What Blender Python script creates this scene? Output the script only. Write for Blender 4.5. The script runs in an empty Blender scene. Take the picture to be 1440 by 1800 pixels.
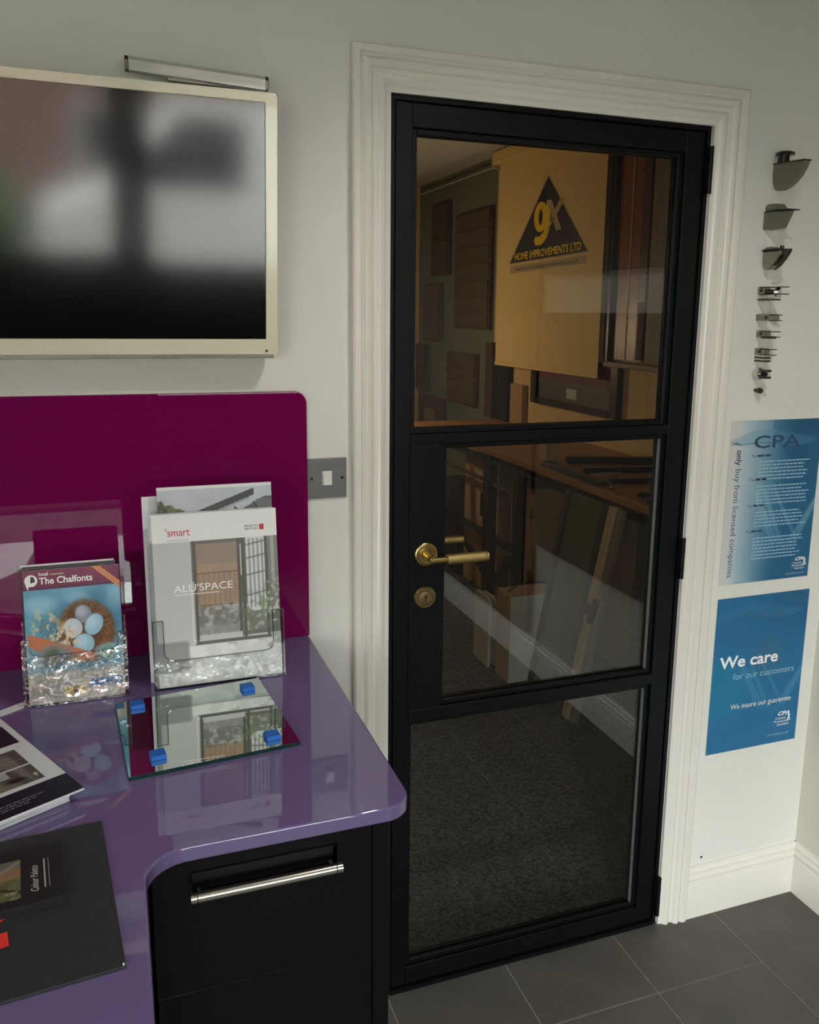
import bpy, bmesh, math, random
import numpy as np
from mathutils import Vector, Matrix
random.seed(4)
rng = np.random.default_rng(7)
C = bpy.context.scene.collection
sc = bpy.context.scene

# ------------------------------------------------------------------ camera
FWD_YAW, PITCH, ROLL = .3505, -.1880, .0125
cy_, sy_ = math.cos(FWD_YAW), math.sin(FWD_YAW)
cp_, sp_ = math.cos(PITCH), math.sin(PITCH)
fwd = Vector((sy_*cp_, cy_*cp_, sp_)); right = Vector((cy_, -sy_, 0)); up = right.cross(fwd)
r2 = math.cos(ROLL)*right + math.sin(ROLL)*up
u2 = -math.sin(ROLL)*right + math.cos(ROLL)*up
cam = bpy.data.cameras.new('camera'); camo = bpy.data.objects.new('camera', cam); C.objects.link(camo)
m = Matrix((r2, u2, -fwd)).transposed().to_4x4(); m.translation = Vector((-.5503, -1.7292, 1.6440))
camo.matrix_world = m
cam.sensor_fit = 'AUTO'; cam.sensor_width = 36; cam.lens = 1494/1800*36
cam.shift_x = -25/1800; cam.shift_y = -62/1800; cam.clip_start = .02
sc.camera = camo

# ------------------------------------------------------------------ world, lights, exposure
sc.view_settings.view_transform = 'Standard'; sc.view_settings.look = 'None'
sc.view_settings.gamma = 1; sc.view_settings.use_curve_mapping = False
sc.view_settings.exposure = -0.16
w = bpy.data.worlds.new('overcast_sky'); sc.world = w; w.use_nodes = True
nt = w.node_tree; bg = nt.nodes['Background']
tc = nt.nodes.new('ShaderNodeTexCoord'); sep = nt.nodes.new('ShaderNodeSeparateXYZ')
rp = nt.nodes.new('ShaderNodeValToRGB'); nt.links.new(tc.outputs['Generated'], sep.inputs[0])
nt.links.new(sep.outputs['Z'], rp.inputs[0]); nt.links.new(rp.outputs[0], bg.inputs[0])
rp.color_ramp.elements[0].position = 0; rp.color_ramp.elements[0].color = (.66, .68, .70, 1)
rp.color_ramp.elements[1].position = .8; rp.color_ramp.elements[1].color = (.90, .95, 1, 1)
bg.inputs[1].default_value = 31.0

def lamp(name, kind, loc, power, col, size=.1, aim=None, spot=None, blend=.6):
    l = bpy.data.lights.new(name, kind); l.energy = power; l.color = col
    if kind == 'AREA': l.size = size
    else: l.shadow_soft_size = size
    if kind == 'SPOT': l.spot_size = spot; l.spot_blend = blend
    o = bpy.data.objects.new(name, l); C.objects.link(o); o.location = loc
    if aim is not None:
        o.rotation_euler = (Vector(aim)-Vector(loc)).to_track_quat('-Z', 'Y').to_euler()
    return o
NEUT = (1, .97, .92); WARM = (1, .75, .47)
def portal(name, x0, x1, z0, z1, y):
    l = bpy.data.lights.new(name, 'AREA'); l.shape = 'RECTANGLE'; l.size = x1-x0; l.size_y = z1-z0
    l.cycles.is_portal = True
    o = bpy.data.objects.new(name, l); C.objects.link(o); o.location = ((x0+x1)/2, y, (z0+z1)/2)
    o.rotation_euler = (math.pi/2, 0, 0)
WINS = [(-2.9, -1.5, .08, 2.22), (-1.38, -.47, 1.12, 2.22), (-.33, .85, 1.08, 2.22)]
FY = -3.9
for i, (a, b, c, d) in enumerate(WINS): portal('window_portal', a, b, c, d, FY-.05)
lamp('ceiling_spot_light', 'SPOT', (.28, -1.1, 2.64), 42, NEUT, .03, (.28, -1.1, 0), 2.4, .6)
lamp('ceiling_spot_light', 'SPOT', (-1.5, -1.3, 2.64), 6, NEUT, .035, (-1.5, -1.3, 0), 2.4, .5)
lamp('ceiling_spot_light', 'SPOT', (-.4, -2.7, 2.64), 6, NEUT, .035, (-.4, -2.7, 0), 2.4, .5)

# ------------------------------------------------------------------ helpers
def lin(c):
    c = np.asarray(c, float)/255
    return np.where(c <= .04045, c/12.92, ((c+.055)/1.055)**2.4)
MATS = {}
def mat(name, rgb, rough=.5, metal=0, spec=.5, var=.06, scale=8, bump=0, bscale=60, coat=0, grain=None, emit=0, ior=None):
    if name in MATS: return MATS[name]
    M = bpy.data.materials.new(name); M.use_nodes = True; nt = M.node_tree; N = nt.nodes; L = nt.links
    b = N['Principled BSDF']; c = lin(rgb)
    tc = N.new('ShaderNodeTexCoord'); mp = N.new('ShaderNodeMapping'); L.new(tc.outputs['Object'], mp.inputs[0])
    if grain is not None: mp.inputs['Scale'].default_value = grain
    nz = N.new('ShaderNodeTexNoise'); nz.inputs['Scale'].default_value = scale; nz.inputs['Detail'].default_value = 5
    L.new(mp.outputs[0], nz.inputs['Vector'])
    rm = N.new('ShaderNodeValToRGB'); L.new(nz.outputs[0], rm.inputs[0])
    rm.color_ramp.elements[0].position = .3; rm.color_ramp.elements[1].position = .7
    rm.color_ramp.elements[0].color = (*(c*(1-var)), 1); rm.color_ramp.elements[1].color = (*np.minimum(c*(1+var), 1), 1)
    L.new(rm.outputs[0], b.inputs['Base Color'])
    b.inputs['Roughness'].default_value = rough; b.inputs['Metallic'].default_value = metal
    b.inputs['Specular IOR Level'].default_value = spec
    if coat: b.inputs['Coat Weight'].default_value = coat; b.inputs['Coat Roughness'].default_value = .02
    if ior: b.inputs['IOR'].default_value = ior
    if bump:
        n2 = N.new('ShaderNodeTexNoise'); n2.inputs['Scale'].default_value = bscale; L.new(mp.outputs[0], n2.inputs['Vector'])
        bp = N.new('ShaderNodeBump'); bp.inputs['Strength'].default_value = bump; bp.inputs['Distance'].default_value = .002
        L.new(n2.outputs[0], bp.inputs['Height']); L.new(bp.outputs[0], b.inputs['Normal'])
    if emit:
        b.inputs['Emission Color'].default_value = (*c, 1); b.inputs['Emission Strength'].default_value = emit
    MATS[name] = M; return M
def glassmat(name, tint=(1, 1, 1), ior=1.5, rough=0, wave=0, gain=1.0):
    M = bpy.data.materials.new(name); M.use_nodes = True; nt = M.node_tree; N = nt.nodes; L = nt.links
    N.remove(N['Principled BSDF']); out = N['Material Output']
    t = N.new('ShaderNodeBsdfTransparent'); t.inputs[0].default_value = (*tint, 1)
    g = N.new('ShaderNodeBsdfGlossy'); g.inputs['Roughness'].default_value = rough
    fr = N.new('ShaderNodeFresnel'); fr.inputs[0].default_value = ior
    ge = N.new('ShaderNodeNewGeometry'); ir = N.new('ShaderNodeMapRange'); L.new(ge.outputs['Backfacing'], ir.inputs[0])
    ir.inputs[3].default_value = ior; ir.inputs[4].default_value = 1/ior; L.new(ir.outputs[0], fr.inputs[0])   # same reflectance entering and leaving
    ml = N.new('ShaderNodeMath'); ml.operation = 'MULTIPLY'; ml.inputs[1].default_value = gain; ml.use_clamp = True
    mx = N.new('ShaderNodeMixShader'); L.new(fr.outputs[0], ml.inputs[0]); L.new(ml.outputs[0], mx.inputs[0])
    L.new(t.outputs[0], mx.inputs[1]); L.new(g.outputs[0], mx.inputs[2]); L.new(mx.outputs[0], out.inputs[0])
    if wave:
        tc = N.new('ShaderNodeTexCoord'); nz = N.new('ShaderNodeTexNoise'); nz.inputs['Scale'].default_value = 35
        L.new(tc.outputs['Object'], nz.inputs['Vector'])
        bp = N.new('ShaderNodeBump'); bp.inputs['Strength'].default_value = wave; bp.inputs['Distance'].default_value = .01
        L.new(nz.outputs[0], bp.inputs['Height']); L.new(bp.outputs[0], g.inputs['Normal']); L.new(bp.outputs[0], fr.inputs['Normal'])
    MATS[name] = M; return M
def printmat(name, rough, coat=0):
    M = bpy.data.materials.new(name); M.use_nodes = True; nt = M.node_tree; N = nt.nodes
    a = N.new('ShaderNodeVertexColor'); a.layer_name = 'Col'
    b = N['Principled BSDF']; nt.links.new(a.outputs[0], b.inputs['Base Color']); b.inputs['Roughness'].default_value = rough
    if coat: b.inputs['Coat Weight'].default_value = coat
    MATS[name] = M; return M

LOC = {}                       # world position of each root
def props(o, label=None, cat=None, group=None, kind=None):
    for k, v in (('label', label), ('category', cat), ('group', group), ('kind', kind)):
        if v: o[k] = v
    return o
def thing(name, label, cat, loc, group=None, kind=None):
    o = bpy.data.objects.new(name, None); C.objects.link(o); o.location = loc; o.empty_display_size = .02
    LOC[o.name] = Vector(loc); return props(o, label, cat, group, kind)
class G:
    def __init__(s): s.v = []; s.f = []
    def add(s, vs, fs):
        n = len(s.v); s.v += [tuple(v) for v in vs]; s.f += [tuple(n+i for i in f) for f in fs]; return s
    def box(s, x0, x1, y0, y1, z0, z1):
        return s.obox((0, 0, 0), (1, 0, 0), (0, 1, 0), (0, 0, 1), x0, x1, y0, y1, z0, z1)
    def obox(s, o, u, v, w, x0, x1, y0, y1, z0, z1):
        o, u, v, w = map(Vector, (o, u, v, w))
        vs = [o+u*a+v*b+w*c for a in (x0, x1) for b in (y0, y1) for c in (z0, z1)]
        fs = [(0, 1, 3, 2), (4, 6, 7, 5), (0, 4, 5, 1), (2, 3, 7, 6), (0, 2, 6, 4), (1, 5, 7, 3)]
        if u.cross(v).dot(w) < 0: fs = [f[::-1] for f in fs]
        return s.add(vs, fs)
    def prism(s, pts, o, u, v, w, d0, d1):
        o, u, v, w = map(Vector, (o, u, v, w)); n = len(pts)
        a = sum(pts[i][0]*pts[(i+1) % n][1]-pts[(i+1) % n][0]*pts[i][1] for i in range(n))
        if (a < 0) != (u.cross(v).dot(w) < 0): pts = pts[::-1]
        vs = [o+u*p[0]+v*p[1]+w*d for d in (d0, d1) for p in pts]
        fs = [tuple(range(n))[::-1], tuple(range(n, 2*n))]+[(i, (i+1) % n, n+(i+1) % n, n+i) for i in range(n)]
        return s.add(vs, fs)
    def lathe(s, prof, o, axis, seg=32):
        o, ax = Vector(o), Vector(axis).normalized(); a = ax.orthogonal().normalized(); b = ax.cross(a)
        vs = []; fs = []; n = len(prof)
        for r, h in prof:
            for k in range(seg):
                t = 2*math.pi*k/seg; vs.append(o+ax*h+(a*math.cos(t)+b*math.sin(t))*max(r, 1e-5))
        for i in range(n-1):
            for k in range(seg):
                k2 = (k+1) % seg; fs.append((i*seg+k, i*seg+k2, (i+1)*seg+k2, (i+1)*seg+k))
        fs.append(tuple(range(seg))[::-1]); fs.append(tuple(range((n-1)*seg, n*seg)))
        return s.add(vs, fs)
    def cyl(s, p0, p1, r, seg=20, r1=None):
        p0, p1 = Vector(p0), Vector(p1); h = (p1-p0).length
        return s.lathe([(r, 0), (r if r1 is None else r1, h)], p0, p1-p0, seg)
    def tube(s, pts, r, seg=10):
        pts = [Vector(p) for p in pts]; vs = []; fs = []; n = len(pts)
        for i, p in enumerate(pts):
            d = (pts[min(i+1, n-1)]-pts[max(i-1, 0)]).normalized()
            a = d.cross(Vector((.13, .2, .97))).normalized(); b = d.cross(a)
            for k in range(seg):
                t = 2*math.pi*k/seg; vs.append(p+(a*math.cos(t)+b*math.sin(t))*r)
        for i in range(n-1):
            for k in range(seg):
                k2 = (k+1) % seg; fs.append((i*seg+k, i*seg+k2, (i+1)*seg+k2, (i+1)*seg+k))
        fs.append(tuple(range(seg))[::-1]); fs.append(tuple(range((n-1)*seg, n*seg)))
        return s.add(vs, fs)
    def build(s, name, material, parent=None, bevel=0, smooth=False, segs=2, **kw):
        off = LOC[parent.name] if parent is not None else (s.base() if not kw.get('kind') == 'structure' else Vector((0, 0, 0)))
        me = bpy.data.meshes.new(name); me.from_pydata([Vector(v)-off for v in s.v], [], s.f)
        bm = bmesh.new(); bm.from_mesh(me); bmesh.ops.recalc_face_normals(bm, faces=bm.faces); bm.to_mesh(me); bm.free()
        me.materials.append(MATS[material] if isinstance(material, str) else material)
        o = bpy.data.objects.new(name, me); C.objects.link(o)
        if parent is not None: o.parent = parent
        else: o.location = off
        LOC[o.name] = off
        if smooth:
            me.polygons.foreach_set('use_smooth', [True]*len(me.polygons))
            try: me.set_sharp_from_angle(angle=math.radians(35))
            except Exception: pass
        if bevel:
            b = o.modifiers.new('bevel', 'BEVEL'); b.width = bevel; b.segments = segs; b.limit_method = 'ANGLE'; b.angle_limit = math.radians(35)
        return props(o, **kw)
    def base(s):
        a = np.array([tuple(v) for v in s.v]); return Vector(((a[:, 0].min()+a[:, 0].max())/2, (a[:, 1].min()+a[:, 1].max())/2, a[:, 2].min()))
def rrect(x0, x1, y0, y1, r, n=6, corners=(1, 1, 1, 1)):
    pts = []
    for k, (cx, cy, a) in enumerate(((x1-r, y1-r, 0), (x0+r, y1-r, 90), (x0+r, y0+r, 180), (x1-r, y0+r, 270))):
        if corners[k]:
            for i in range(n+1):
                t = math.radians(a+90*i/n); pts.append((cx+r*math.cos(t), cy+r*math.sin(t)))
        else: pts.append(((x1, x0, x0, x1)[k], (y1, y1, y0, y0)[k]))
    return pts
def text(s, o, u, v, size, material, parent, name='lettering', align='LEFT', bold=0, width=None, shear=0, ext=.00025, height=None, label=None, spacing=1.0):
    """raised print: a text mesh on the surface through o with baseline direction u and up direction v"""
    cu = bpy.data.curves.new(name, 'FONT'); cu.body = s; cu.size = 1; cu.offset = bold; cu.shear = shear
    cu.resolution_u = 3; cu.space_character = spacing
    t = bpy.data.objects.new('t', cu); C.objects.link(t); bpy.context.view_layer.update()
    me = bpy.data.meshes.new_from_object(t.evaluated_get(bpy.context.evaluated_depsgraph_get()))
    bpy.data.objects.remove(t); bpy.data.curves.remove(cu)
    co = np.array([tuple(x.co) for x in me.vertices]); fs = [tuple(p.vertices) for p in me.polygons]
    x0, x1 = co[:, 0].min(), co[:, 0].max(); sx = sy = size
    if width: sx = width/(x1-x0)
    if height: sy = height/(co[:, 1].max()-co[:, 1].min())
    if width and not height: sy = sx if size is None else size
    x = (co[:, 0]-(x0 if align == 'LEFT' else (x0+x1)/2 if align == 'CENTER' else x1))*sx; y = co[:, 1]*sy
    if height: y -= 0
    u, v, o = Vector(u).normalized(), Vector(v).normalized(), Vector(o); n = u.cross(v)
    g = G(); g.add([o+u*a+v*b+n*ext for a, b in zip(x, y)], fs)
    off = LOC[parent.name]; m2 = bpy.data.meshes.new(name); m2.from_pydata([Vector(p)-off for p in g.v], [], g.f)
    m2.materials.append(MATS[material]); ob = bpy.data.objects.new(name, m2); C.objects.link(ob); ob.parent = parent
    LOC[ob.name] = off; bpy.data.meshes.remove(me)
    if label: ob['label'] = label
    return ob
def painted(name, o, u, v, nu, nv, func, parent, material='print_satin', label=None):
    """flat print: sheet from bottom-left o with full extents u, v; colour from func(U, V) in sRGB 0..255"""
    U, V = np.meshgrid(np.linspace(0, 1, nu+1), np.linspace(0, 1, nv+1)); U = U.ravel(); V = V.ravel()
    off = LOC[parent.name]; o, u, v = Vector(o)-off, Vector(u), Vector(v)
    P = np.array(o)+U[:, None]*np.array(u)+V[:, None]*np.array(v)
    idx = np.arange((nu+1)*(nv+1)).reshape(nv+1, nu+1)
    F = np.stack([idx[:-1, :-1], idx[:-1, 1:], idx[1:, 1:], idx[1:, :-1]], -1).reshape(-1, 4)
    me = bpy.data.meshes.new(name); me.from_pydata(P.tolist(), [], F.tolist())
    col = me.color_attributes.new('Col', 'FLOAT_COLOR', 'POINT')
    rgb = lin(np.clip(func(U, V), 0, 255)); a = np.ones((len(U), 4)); a[:, :3] = rgb
    col.data.foreach_set('color', a.ravel().astype(np.float32))
    me.materials.append(MATS[material]); ob = bpy.data.objects.new(name, me); C.objects.link(ob); ob.parent = parent
    LOC[ob.name] = off
    if label: ob['label'] = label
    return ob
def vnoise(U, V, su, sv, seed=0, oct=3):
    r = np.random.default_rng(seed); out = np.zeros_like(U); amp = 1; tot = 0
    for k in range(oct):
        g = r.random((int(sv*2**k)+3, int(su*2**k)+3)); x = U*su*2**k; y = V*sv*2**k
        i = np.floor(x).astype(int); j = np.floor(y).astype(int); fx = x-i; fy = y-j
        fx = fx*fx*(3-2*fx); fy = fy*fy*(3-2*fy); i = np.clip(i, 0, g.shape[1]-2); j = np.clip(j, 0, g.shape[0]-2)
        out += amp*((g[j, i]*(1-fx)+g[j, i+1]*fx)*(1-fy)+(g[j+1, i]*(1-fx)+g[j+1, i+1]*fx)*fy); tot += amp; amp *= .5
    return out/tot
def put(img, mask, c, a=1.0):
    k = (np.clip(mask, 0, 1)*a)[:, None]; img[:] = img*(1-k)+np.array(c, float)*k
def sst(x, a, b): t = np.clip((x-a)/(b-a), 0, 1); return t*t*(3-2*t)
def rect(U, V, u0, u1, v0, v1): return ((U >= u0) & (U <= u1) & (V >= v0) & (V <= v1)).astype(float)
def ell(U, V, cu, cv, a, b, soft=.08, rot=0, asp=1):
    x = (U-cu); y = (V-cv)*asp; c, s = math.cos(rot), math.sin(rot); X = x*c+y*s; Y = -x*s+y*c
    return 1-sst(np.sqrt((X/a)**2+(Y/b)**2), 1-soft, 1+soft)

# ------------------------------------------------------------------ materials
mat('wall_paint', (224, 222, 214), .62, spec=.3, var=.03, scale=2.5, bump=.25, bscale=45)
mat('wall_paint_right', (212, 208, 196), .6, spec=.3, var=.03, scale=3, bump=.2, bscale=45)
mat('gloss_trim_paint', (227, 222, 213), .24, var=.02, scale=6, bump=.08, bscale=30)
mat('white_gap', (232, 232, 226), .5, var=.02)
mat('ceiling_paint', (186, 183, 174), .8, var=.02)
mat('dark_interior', (70, 66, 60), .7, var=.1)
mat('black_steel', (6, 9, 12), .42, spec=.24, var=.12, scale=14, bump=.06, bscale=180)
mat('black_rubber', (9, 9, 10), .7, var=.1)
mat('grey_tile', (84, 80, 73), .55, var=.16, scale=7, bump=.35, bscale=28)
mat('grout', (124, 121, 112), .85, var=.12, scale=40)
mat('brass', (186, 162, 104), .27, metal=1, var=.06, scale=30)
mat('knurled_brass', (184, 160, 104), .42, metal=1, var=.12, scale=140, bump=.5, bscale=600)
mat('old_brass', (140, 122, 82), .4, metal=1, var=.15, scale=40)
mat('magenta_glass', (116, 10, 76), .006, var=.03, scale=3, spec=.5)
mat('violet_glass', (106, 91, 132), .004, var=.05, scale=3, spec=.85)
mat('violet_edge', (134, 118, 160), .1, var=.05)
mat('glass_edge_pink', (225, 205, 212), .2, var=.03)
mat('black_laminate', (7, 8, 9), .3, spec=.25, var=.2, scale=5, bump=.05, bscale=20)
mat('black_matte', (12, 12, 13), .6, var=.15)
mat('satin_steel', (196, 190, 178), .24, metal=1, var=.05, scale=60, grain=(1, 30, 30))
mat('brushed_plate', (126, 126, 124), .42, metal=.55, var=.1, scale=20, bump=.1, bscale=200)
mat('nickel', (150, 147, 132), .33, metal=1, var=.08, scale=30)
mat('grey_metal_paint', (122, 119, 104), .42, metal=.45, var=.08, scale=20)
mat('dark_nickel', (84, 80, 74), .25, metal=1, var=.1, scale=40)
mat('chrome', (205, 205, 200), .07, metal=1, var=.02)
mat('white_plastic', (218, 217, 208), .35, var=.02)
mat('cream_plastic', (222, 216, 190), .16, var=.02, coat=.4)
mat('silver_plastic', (190, 184, 172), .22, metal=.8, var=.03)
mat('black_screen', (3, 3, 4), .10, var=.02, spec=.7)
mat('mirror_silver', (222, 230, 222), .012, metal=1, var=.005)
mat('green_glass_edge', (22, 52, 46), .08, var=.1)
mat('blue_foam', (18, 92, 178), .6, var=.08, scale=40, bump=.2, bscale=300)
mat('paper_white', (226, 225, 222), .45, var=.02, scale=20)
mat('page_edges', (206, 206, 206), .7, var=.12, scale=60, grain=(1, 1, 30))
mat('cover_gloss_white', (222, 222, 226), .12, var=.03)
mat('navy_cover', (12, 17, 33), .25, var=.1)
mat('black_card', (40, 43, 44), .35, var=.06, scale=5)
mat('black_booklet', (25, 25, 26), .35, var=.06)
mat('grey_ink', (168, 166, 160), .5); mat('dim_ink', (112, 111, 108), .5)
mat('red_ink', (200, 62, 78), .5); mat('flag_red', (214, 52, 40), .5)
mat('pale_ink', (232, 230, 226), .5); mat('white_ink', (240, 240, 238), .45)
mat('navy_ink', (36, 70, 104), .5); mat('sea_ink', (52, 100, 134), .5); mat('light_blue_ink', (150, 190, 208), .5)
mat('yellow_ink', (236, 200, 20), .6); mat('sand_ink', (176, 156, 118), .6); mat('dark_ink', (44, 44, 52), .6)
mat('triangle_ink', (30, 33, 48), .6)
mat('carpet', (78, 75, 70), .95, var=.85, scale=110, spec=.1, bump=.25, bscale=420)
mat('far_wall_paint', (200, 170, 116), .8, var=.03, scale=3); mat('olive_wall_paint', (98, 106, 96), .8, var=.05, scale=3)
mat('blind_cloth', (218, 190, 128), .85, var=.03, scale=60, grain=(1, 12, 1), bump=.1, bscale=500)
mat('oak_board', (150, 104, 62), .4, var=.2, scale=5, grain=(30, 2, 12))
mat('pine', (168, 146, 112), .55, var=.14, scale=7, grain=(14, 14, 1.2))
mat('cardboard', (160, 130, 94), .85, var=.08, scale=12)
mat('brown_board', (76, 62, 46), .75, var=.2, scale=4, grain=(6, 3, 22))
mat('taupe_board', (112, 98, 80), .55, var=.15, scale=5, grain=(6, 2, 20))
mat('dark_oak', (62, 48, 36), .75, var=.2, scale=5, grain=(6, 6, 1))
mat('red_wood', (112, 46, 26), .35, var=.35, scale=9, grain=(8, 8, 1))
mat('dark_red', (54, 16, 13), .35, var=.2, scale=8)
mat('grey_board', (112, 102, 86), .6, var=.1, scale=8)
mat('pale_laminate', (186, 180, 166), .5, var=.05)
mat('olive_glass', (86, 88, 70), .12, var=.05)
mat('dark_frame', (20, 16, 14), .3, var=.1)
mat('maroon_mat', (84, 24, 36), .6, var=.1); mat('slate_mat', (62, 62, 60), .5, var=.1)
mat('poster_paper', (206, 204, 198), .4, var=.03)
mat('asphalt', (78, 78, 76), .9, var=.15, scale=3); mat('hedge_leaf', (66, 88, 44), .8, var=.5, scale=6, bump=1, bscale=9)
mat('brick_red', (128, 98, 88), .85, var=.25, scale=8); mat('window_dark', (40, 46, 52), .1); mat('render_cream', (214, 196, 150), .8)
mat('lamp_glow', (255, 244, 220), .4, emit=9)
mat('warm_lamp_glow', (255, 224, 181), .4, var=0, emit=88)
mat('scuff', (62, 58, 54), .8, var=.4, scale=200)
glassmat('clear_pane', (.93, .94, .92), 1.52, gain=1.35)
glassmat('acrylic', (.96, .97, .97), 1.49, .0, wave=.25, gain=1.3)
glassmat('acrylic_edge', (.78, .8, .8), 1.9, .12, gain=2)
glassmat('crinkled_acrylic', (.95, .95, .95), 1.55, .03, wave=.8, gain=2.0)
mat('frosted_bar', (186, 187, 180), .22, var=.12, scale=30, grain=(.3, 3, 3), coat=.5)
printmat('print_satin', .32); printmat('print_gloss', .14); printmat('print_matt', .6)

# ------------------------------------------------------------------ the room shell
XR, XL, CZ = 1.252, -3.1, 2.68          # front room right wall, left wall, ceiling
FR, FFAR, FCZ = 2.0, 5.42, 2.72         # workshop right wall, far wall, ceiling
g = G()
g.box(XL-.1, -.004, 0, .12, 0, CZ+.1); g.box(.784, FR+.1, 0, .12, 0, CZ+.1); g.box(-.004, .784, 0, .12, 2.085, CZ+.1)
wall = g.build('wall_back', 'wall_paint', kind='structure')
G().box(XR, XR+.1, FY, -.0, 0, CZ+.1).build('wall_right', 'wall_paint_right', kind='structure')
G().box(XL-.1, XL, FY, 0, 0, CZ+.1).build('wall_left', 'wall_paint', kind='structure')
g = G()
xs = [XL-.1]+[v for wv in WINS for v in wv[:2]]+[XR+.1]
for i in range(0, len(xs), 2): g.box(xs[i], xs[i+1], FY-.12, FY, 0, CZ+.1)
for a, b, c, d in WINS: g.box(a, b, FY-.12, FY, -.0, c); g.box(a, b, FY-.12, FY, d, CZ+.1)
g.build('wall_front', 'dark_interior', kind='structure')  # dark colour puts the interior shade into the window wall
for i, (a, b, c, d) in enumerate(WINS):
    fr = G()
    for r_ in ((a, a+.04, c, d), (b-.04, b, c, d), (a, b, c, c+.04), (a, b, d-.04, d)): fr.box(r_[0], r_[1], FY-.09, FY-.03, r_[2], r_[3])
    wo = fr.build('window_%d' % (i+1), 'black_steel', kind='structure')
    G().box(a+.04, b-.04, FY-.065, FY-.06, c+.04, d-.04).build('pane', 'clear_pane', wo)
G().box(XL-.1, XR+.1, FY-.12, .12, CZ, CZ+.1).build('ceiling', 'ceiling_paint', kind='structure')
# floor: recessed grout bed with tiles laid one by one
fl = G().box(XL, FR, FY-.12, .03, -.05, -.0015).build('floor', 'grout', kind='structure')
xj = [.002+.3200*k for k in range(-10, 5)]; yj = [.02, -.215]+[-.215-.64*k for k in range(1, 7)]
tile_cache = {}
for i in range(len(xj)-1):
    for j in range(len(yj)-1):
        x0, x1 = xj[i], min(xj[i+1], XR+.02); y1, y0 = yj[j], max(yj[j+1], FY)
        if y1 <= FY or x0 > XR: continue
        sh = 0.0
        if i == 13: sh = .02                        # last column is laid slightly off the others
        wd, dp = round(x1-x0-.004, 4), round(y1-y0-.004, 4); k = (wd, dp)
        if k not in tile_cache:
            t = G().box(0, wd, 0, dp, -.004, 0).build('tile', 'grey_tile', fl, bevel=.0012, segs=1); tile_cache[k] = t
        else:
            t = tile_cache[k].copy(); C.objects.link(t); t.parent = fl
        t.location = (x0+.002, y0+.002+(sh if j else 0), random.uniform(-.0003, .0003))
        if i == 13 and j == 0: pass

# architrave swept with mitres
prof = [(0, 0), (0, .020), (.004, .0235), (.015, .0235), (.018, .020), (.0195, .017), (.022, .0165), (.024, .0195), (.030, .0225), (.036, .0215), (.0405, .018),
        (.043, .0125), (.048, .0105), (.052, .0110), (.055, .0145), (.060, .0165), (.066, .0150), (.071, .0100), (.0745, .0075), (.083, .0070), (.083, 0)]
g = G(); n = len(prof); vs = []
for (x, z, sx, sz) in ((-.083, 0, 1, 0), (-.083, 2.163, 1, -1), (.866, 2.163, -1, -1), (.866, 0, -1, 0)):
    for u_, h_ in prof: vs.append((x+sx*u_, -h_, z+sz*u_))
fs = []
for s_ in range(3):
    for i in range(n-1): fs.append((s_*n+i, s_*n+i+1, (s_+1)*n+i+1, (s_+1)*n+i))
g.add(vs, fs); arch = g.build('trim_1', 'gloss_trim_paint', kind='structure', smooth=True)
props(arch, 'moulded white architrave around the black glazed door')
def skirt(name, p0, p1, nrm, label):
    pr = [(.018, 0), (.018, .104), (.0165, .107), (.012, .109), (.0125, .113), (.0155, .117), (.0155, .121), (.012, .126), (.008, .128), (.0085, .131), (.0105, .135), (.009, .141), (.005, .145), (.004, .151), (0, .151)]
    p0, p1, nrm = Vector(p0), Vector(p1), Vector(nrm); g = G(); k = len(pr)
    d = (p1-p0).normalized()
    vs = [p0+nrm*a+Vector((0, 0, b)) for a, b in pr]+[p1+nrm*a+Vector((0, 0, b)) for a, b in pr]
    g.add(vs, [(i, i+1, k+i+1, k+i) for i in range(k-1)]+[tuple(range(k)), tuple(range(k, 2*k))])
    return g.build(name, 'gloss_trim_paint', kind='structure', smooth=True, label=label)
skirt('baseboard_back', (.864, 0, 0), (XR, 0, 0), (0, -1, 0), 'tall moulded white skirting board below the blue posters')
skirt('baseboard_right', (XR, -.0, 0), (XR, FY, 0), (-1, 0, 0), 'tall moulded white skirting board on the right wall')
skirt('baseboard_left', (XL, FY, 0), (XL, 0, 0), (1, 0, 0), 'white skirting board on the left wall')

for (y0, y1, z0, z1, lab) in ((-3.75, -1.64, .17, 2.45, 'tall dark panel added on the right wall to dim the door reflections'), (-1.60, -.72, 1.82, 2.35, 'upper dark board added on the right wall to dim the door reflections'), (-1.60, -.72, .62, 1.66, 'lower dark board added on the right wall to dim the door reflections')):
    t = thing('reflection_board', lab, 'reflection board', (XR, (y0+y1)/2, z0))  # unseen dark boards, added to dim what the door glass reflects
    G().box(XR-.03, XR-.0005, y0, y1, z0, z1).build('board', 'dark_interior', t, bevel=.002)
    G().box(XR-.034, XR-.03, y0+.05, y1-.05, z0+.05, z1-.05).build('inner_panel', 'brown_board', t)

# the workshop behind the door
fz = -.004
G().box(-1.3, FR, .03, FFAR, -.06, fz).build('floor_workshop', 'carpet', kind='structure')
G().box(FR, FR+.1, .12, 3.83, fz, FCZ+.1).build('wall_workshop_right', 'far_wall_paint', kind='structure')
G().box(FR, FR+.1, 3.83, FFAR+.1, fz, FCZ+.1).build('wall_workshop_right_far', 'olive_wall_paint', kind='structure')
G().box(-1.4, -1.3, .12, FFAR+.1, fz, FCZ+.1).build('wall_workshop_left', 'far_wall_paint', kind='structure')
G().box(-1.3, FR, FFAR, FFAR+.1, fz, FCZ+.1).build('wall_workshop_far', 'far_wall_paint', kind='structure')
G().box(-1.4, FR+.1, .12, FFAR+.1, FCZ, FCZ+.1).build('ceiling_workshop', 'ceiling_paint', kind='structure')

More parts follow.
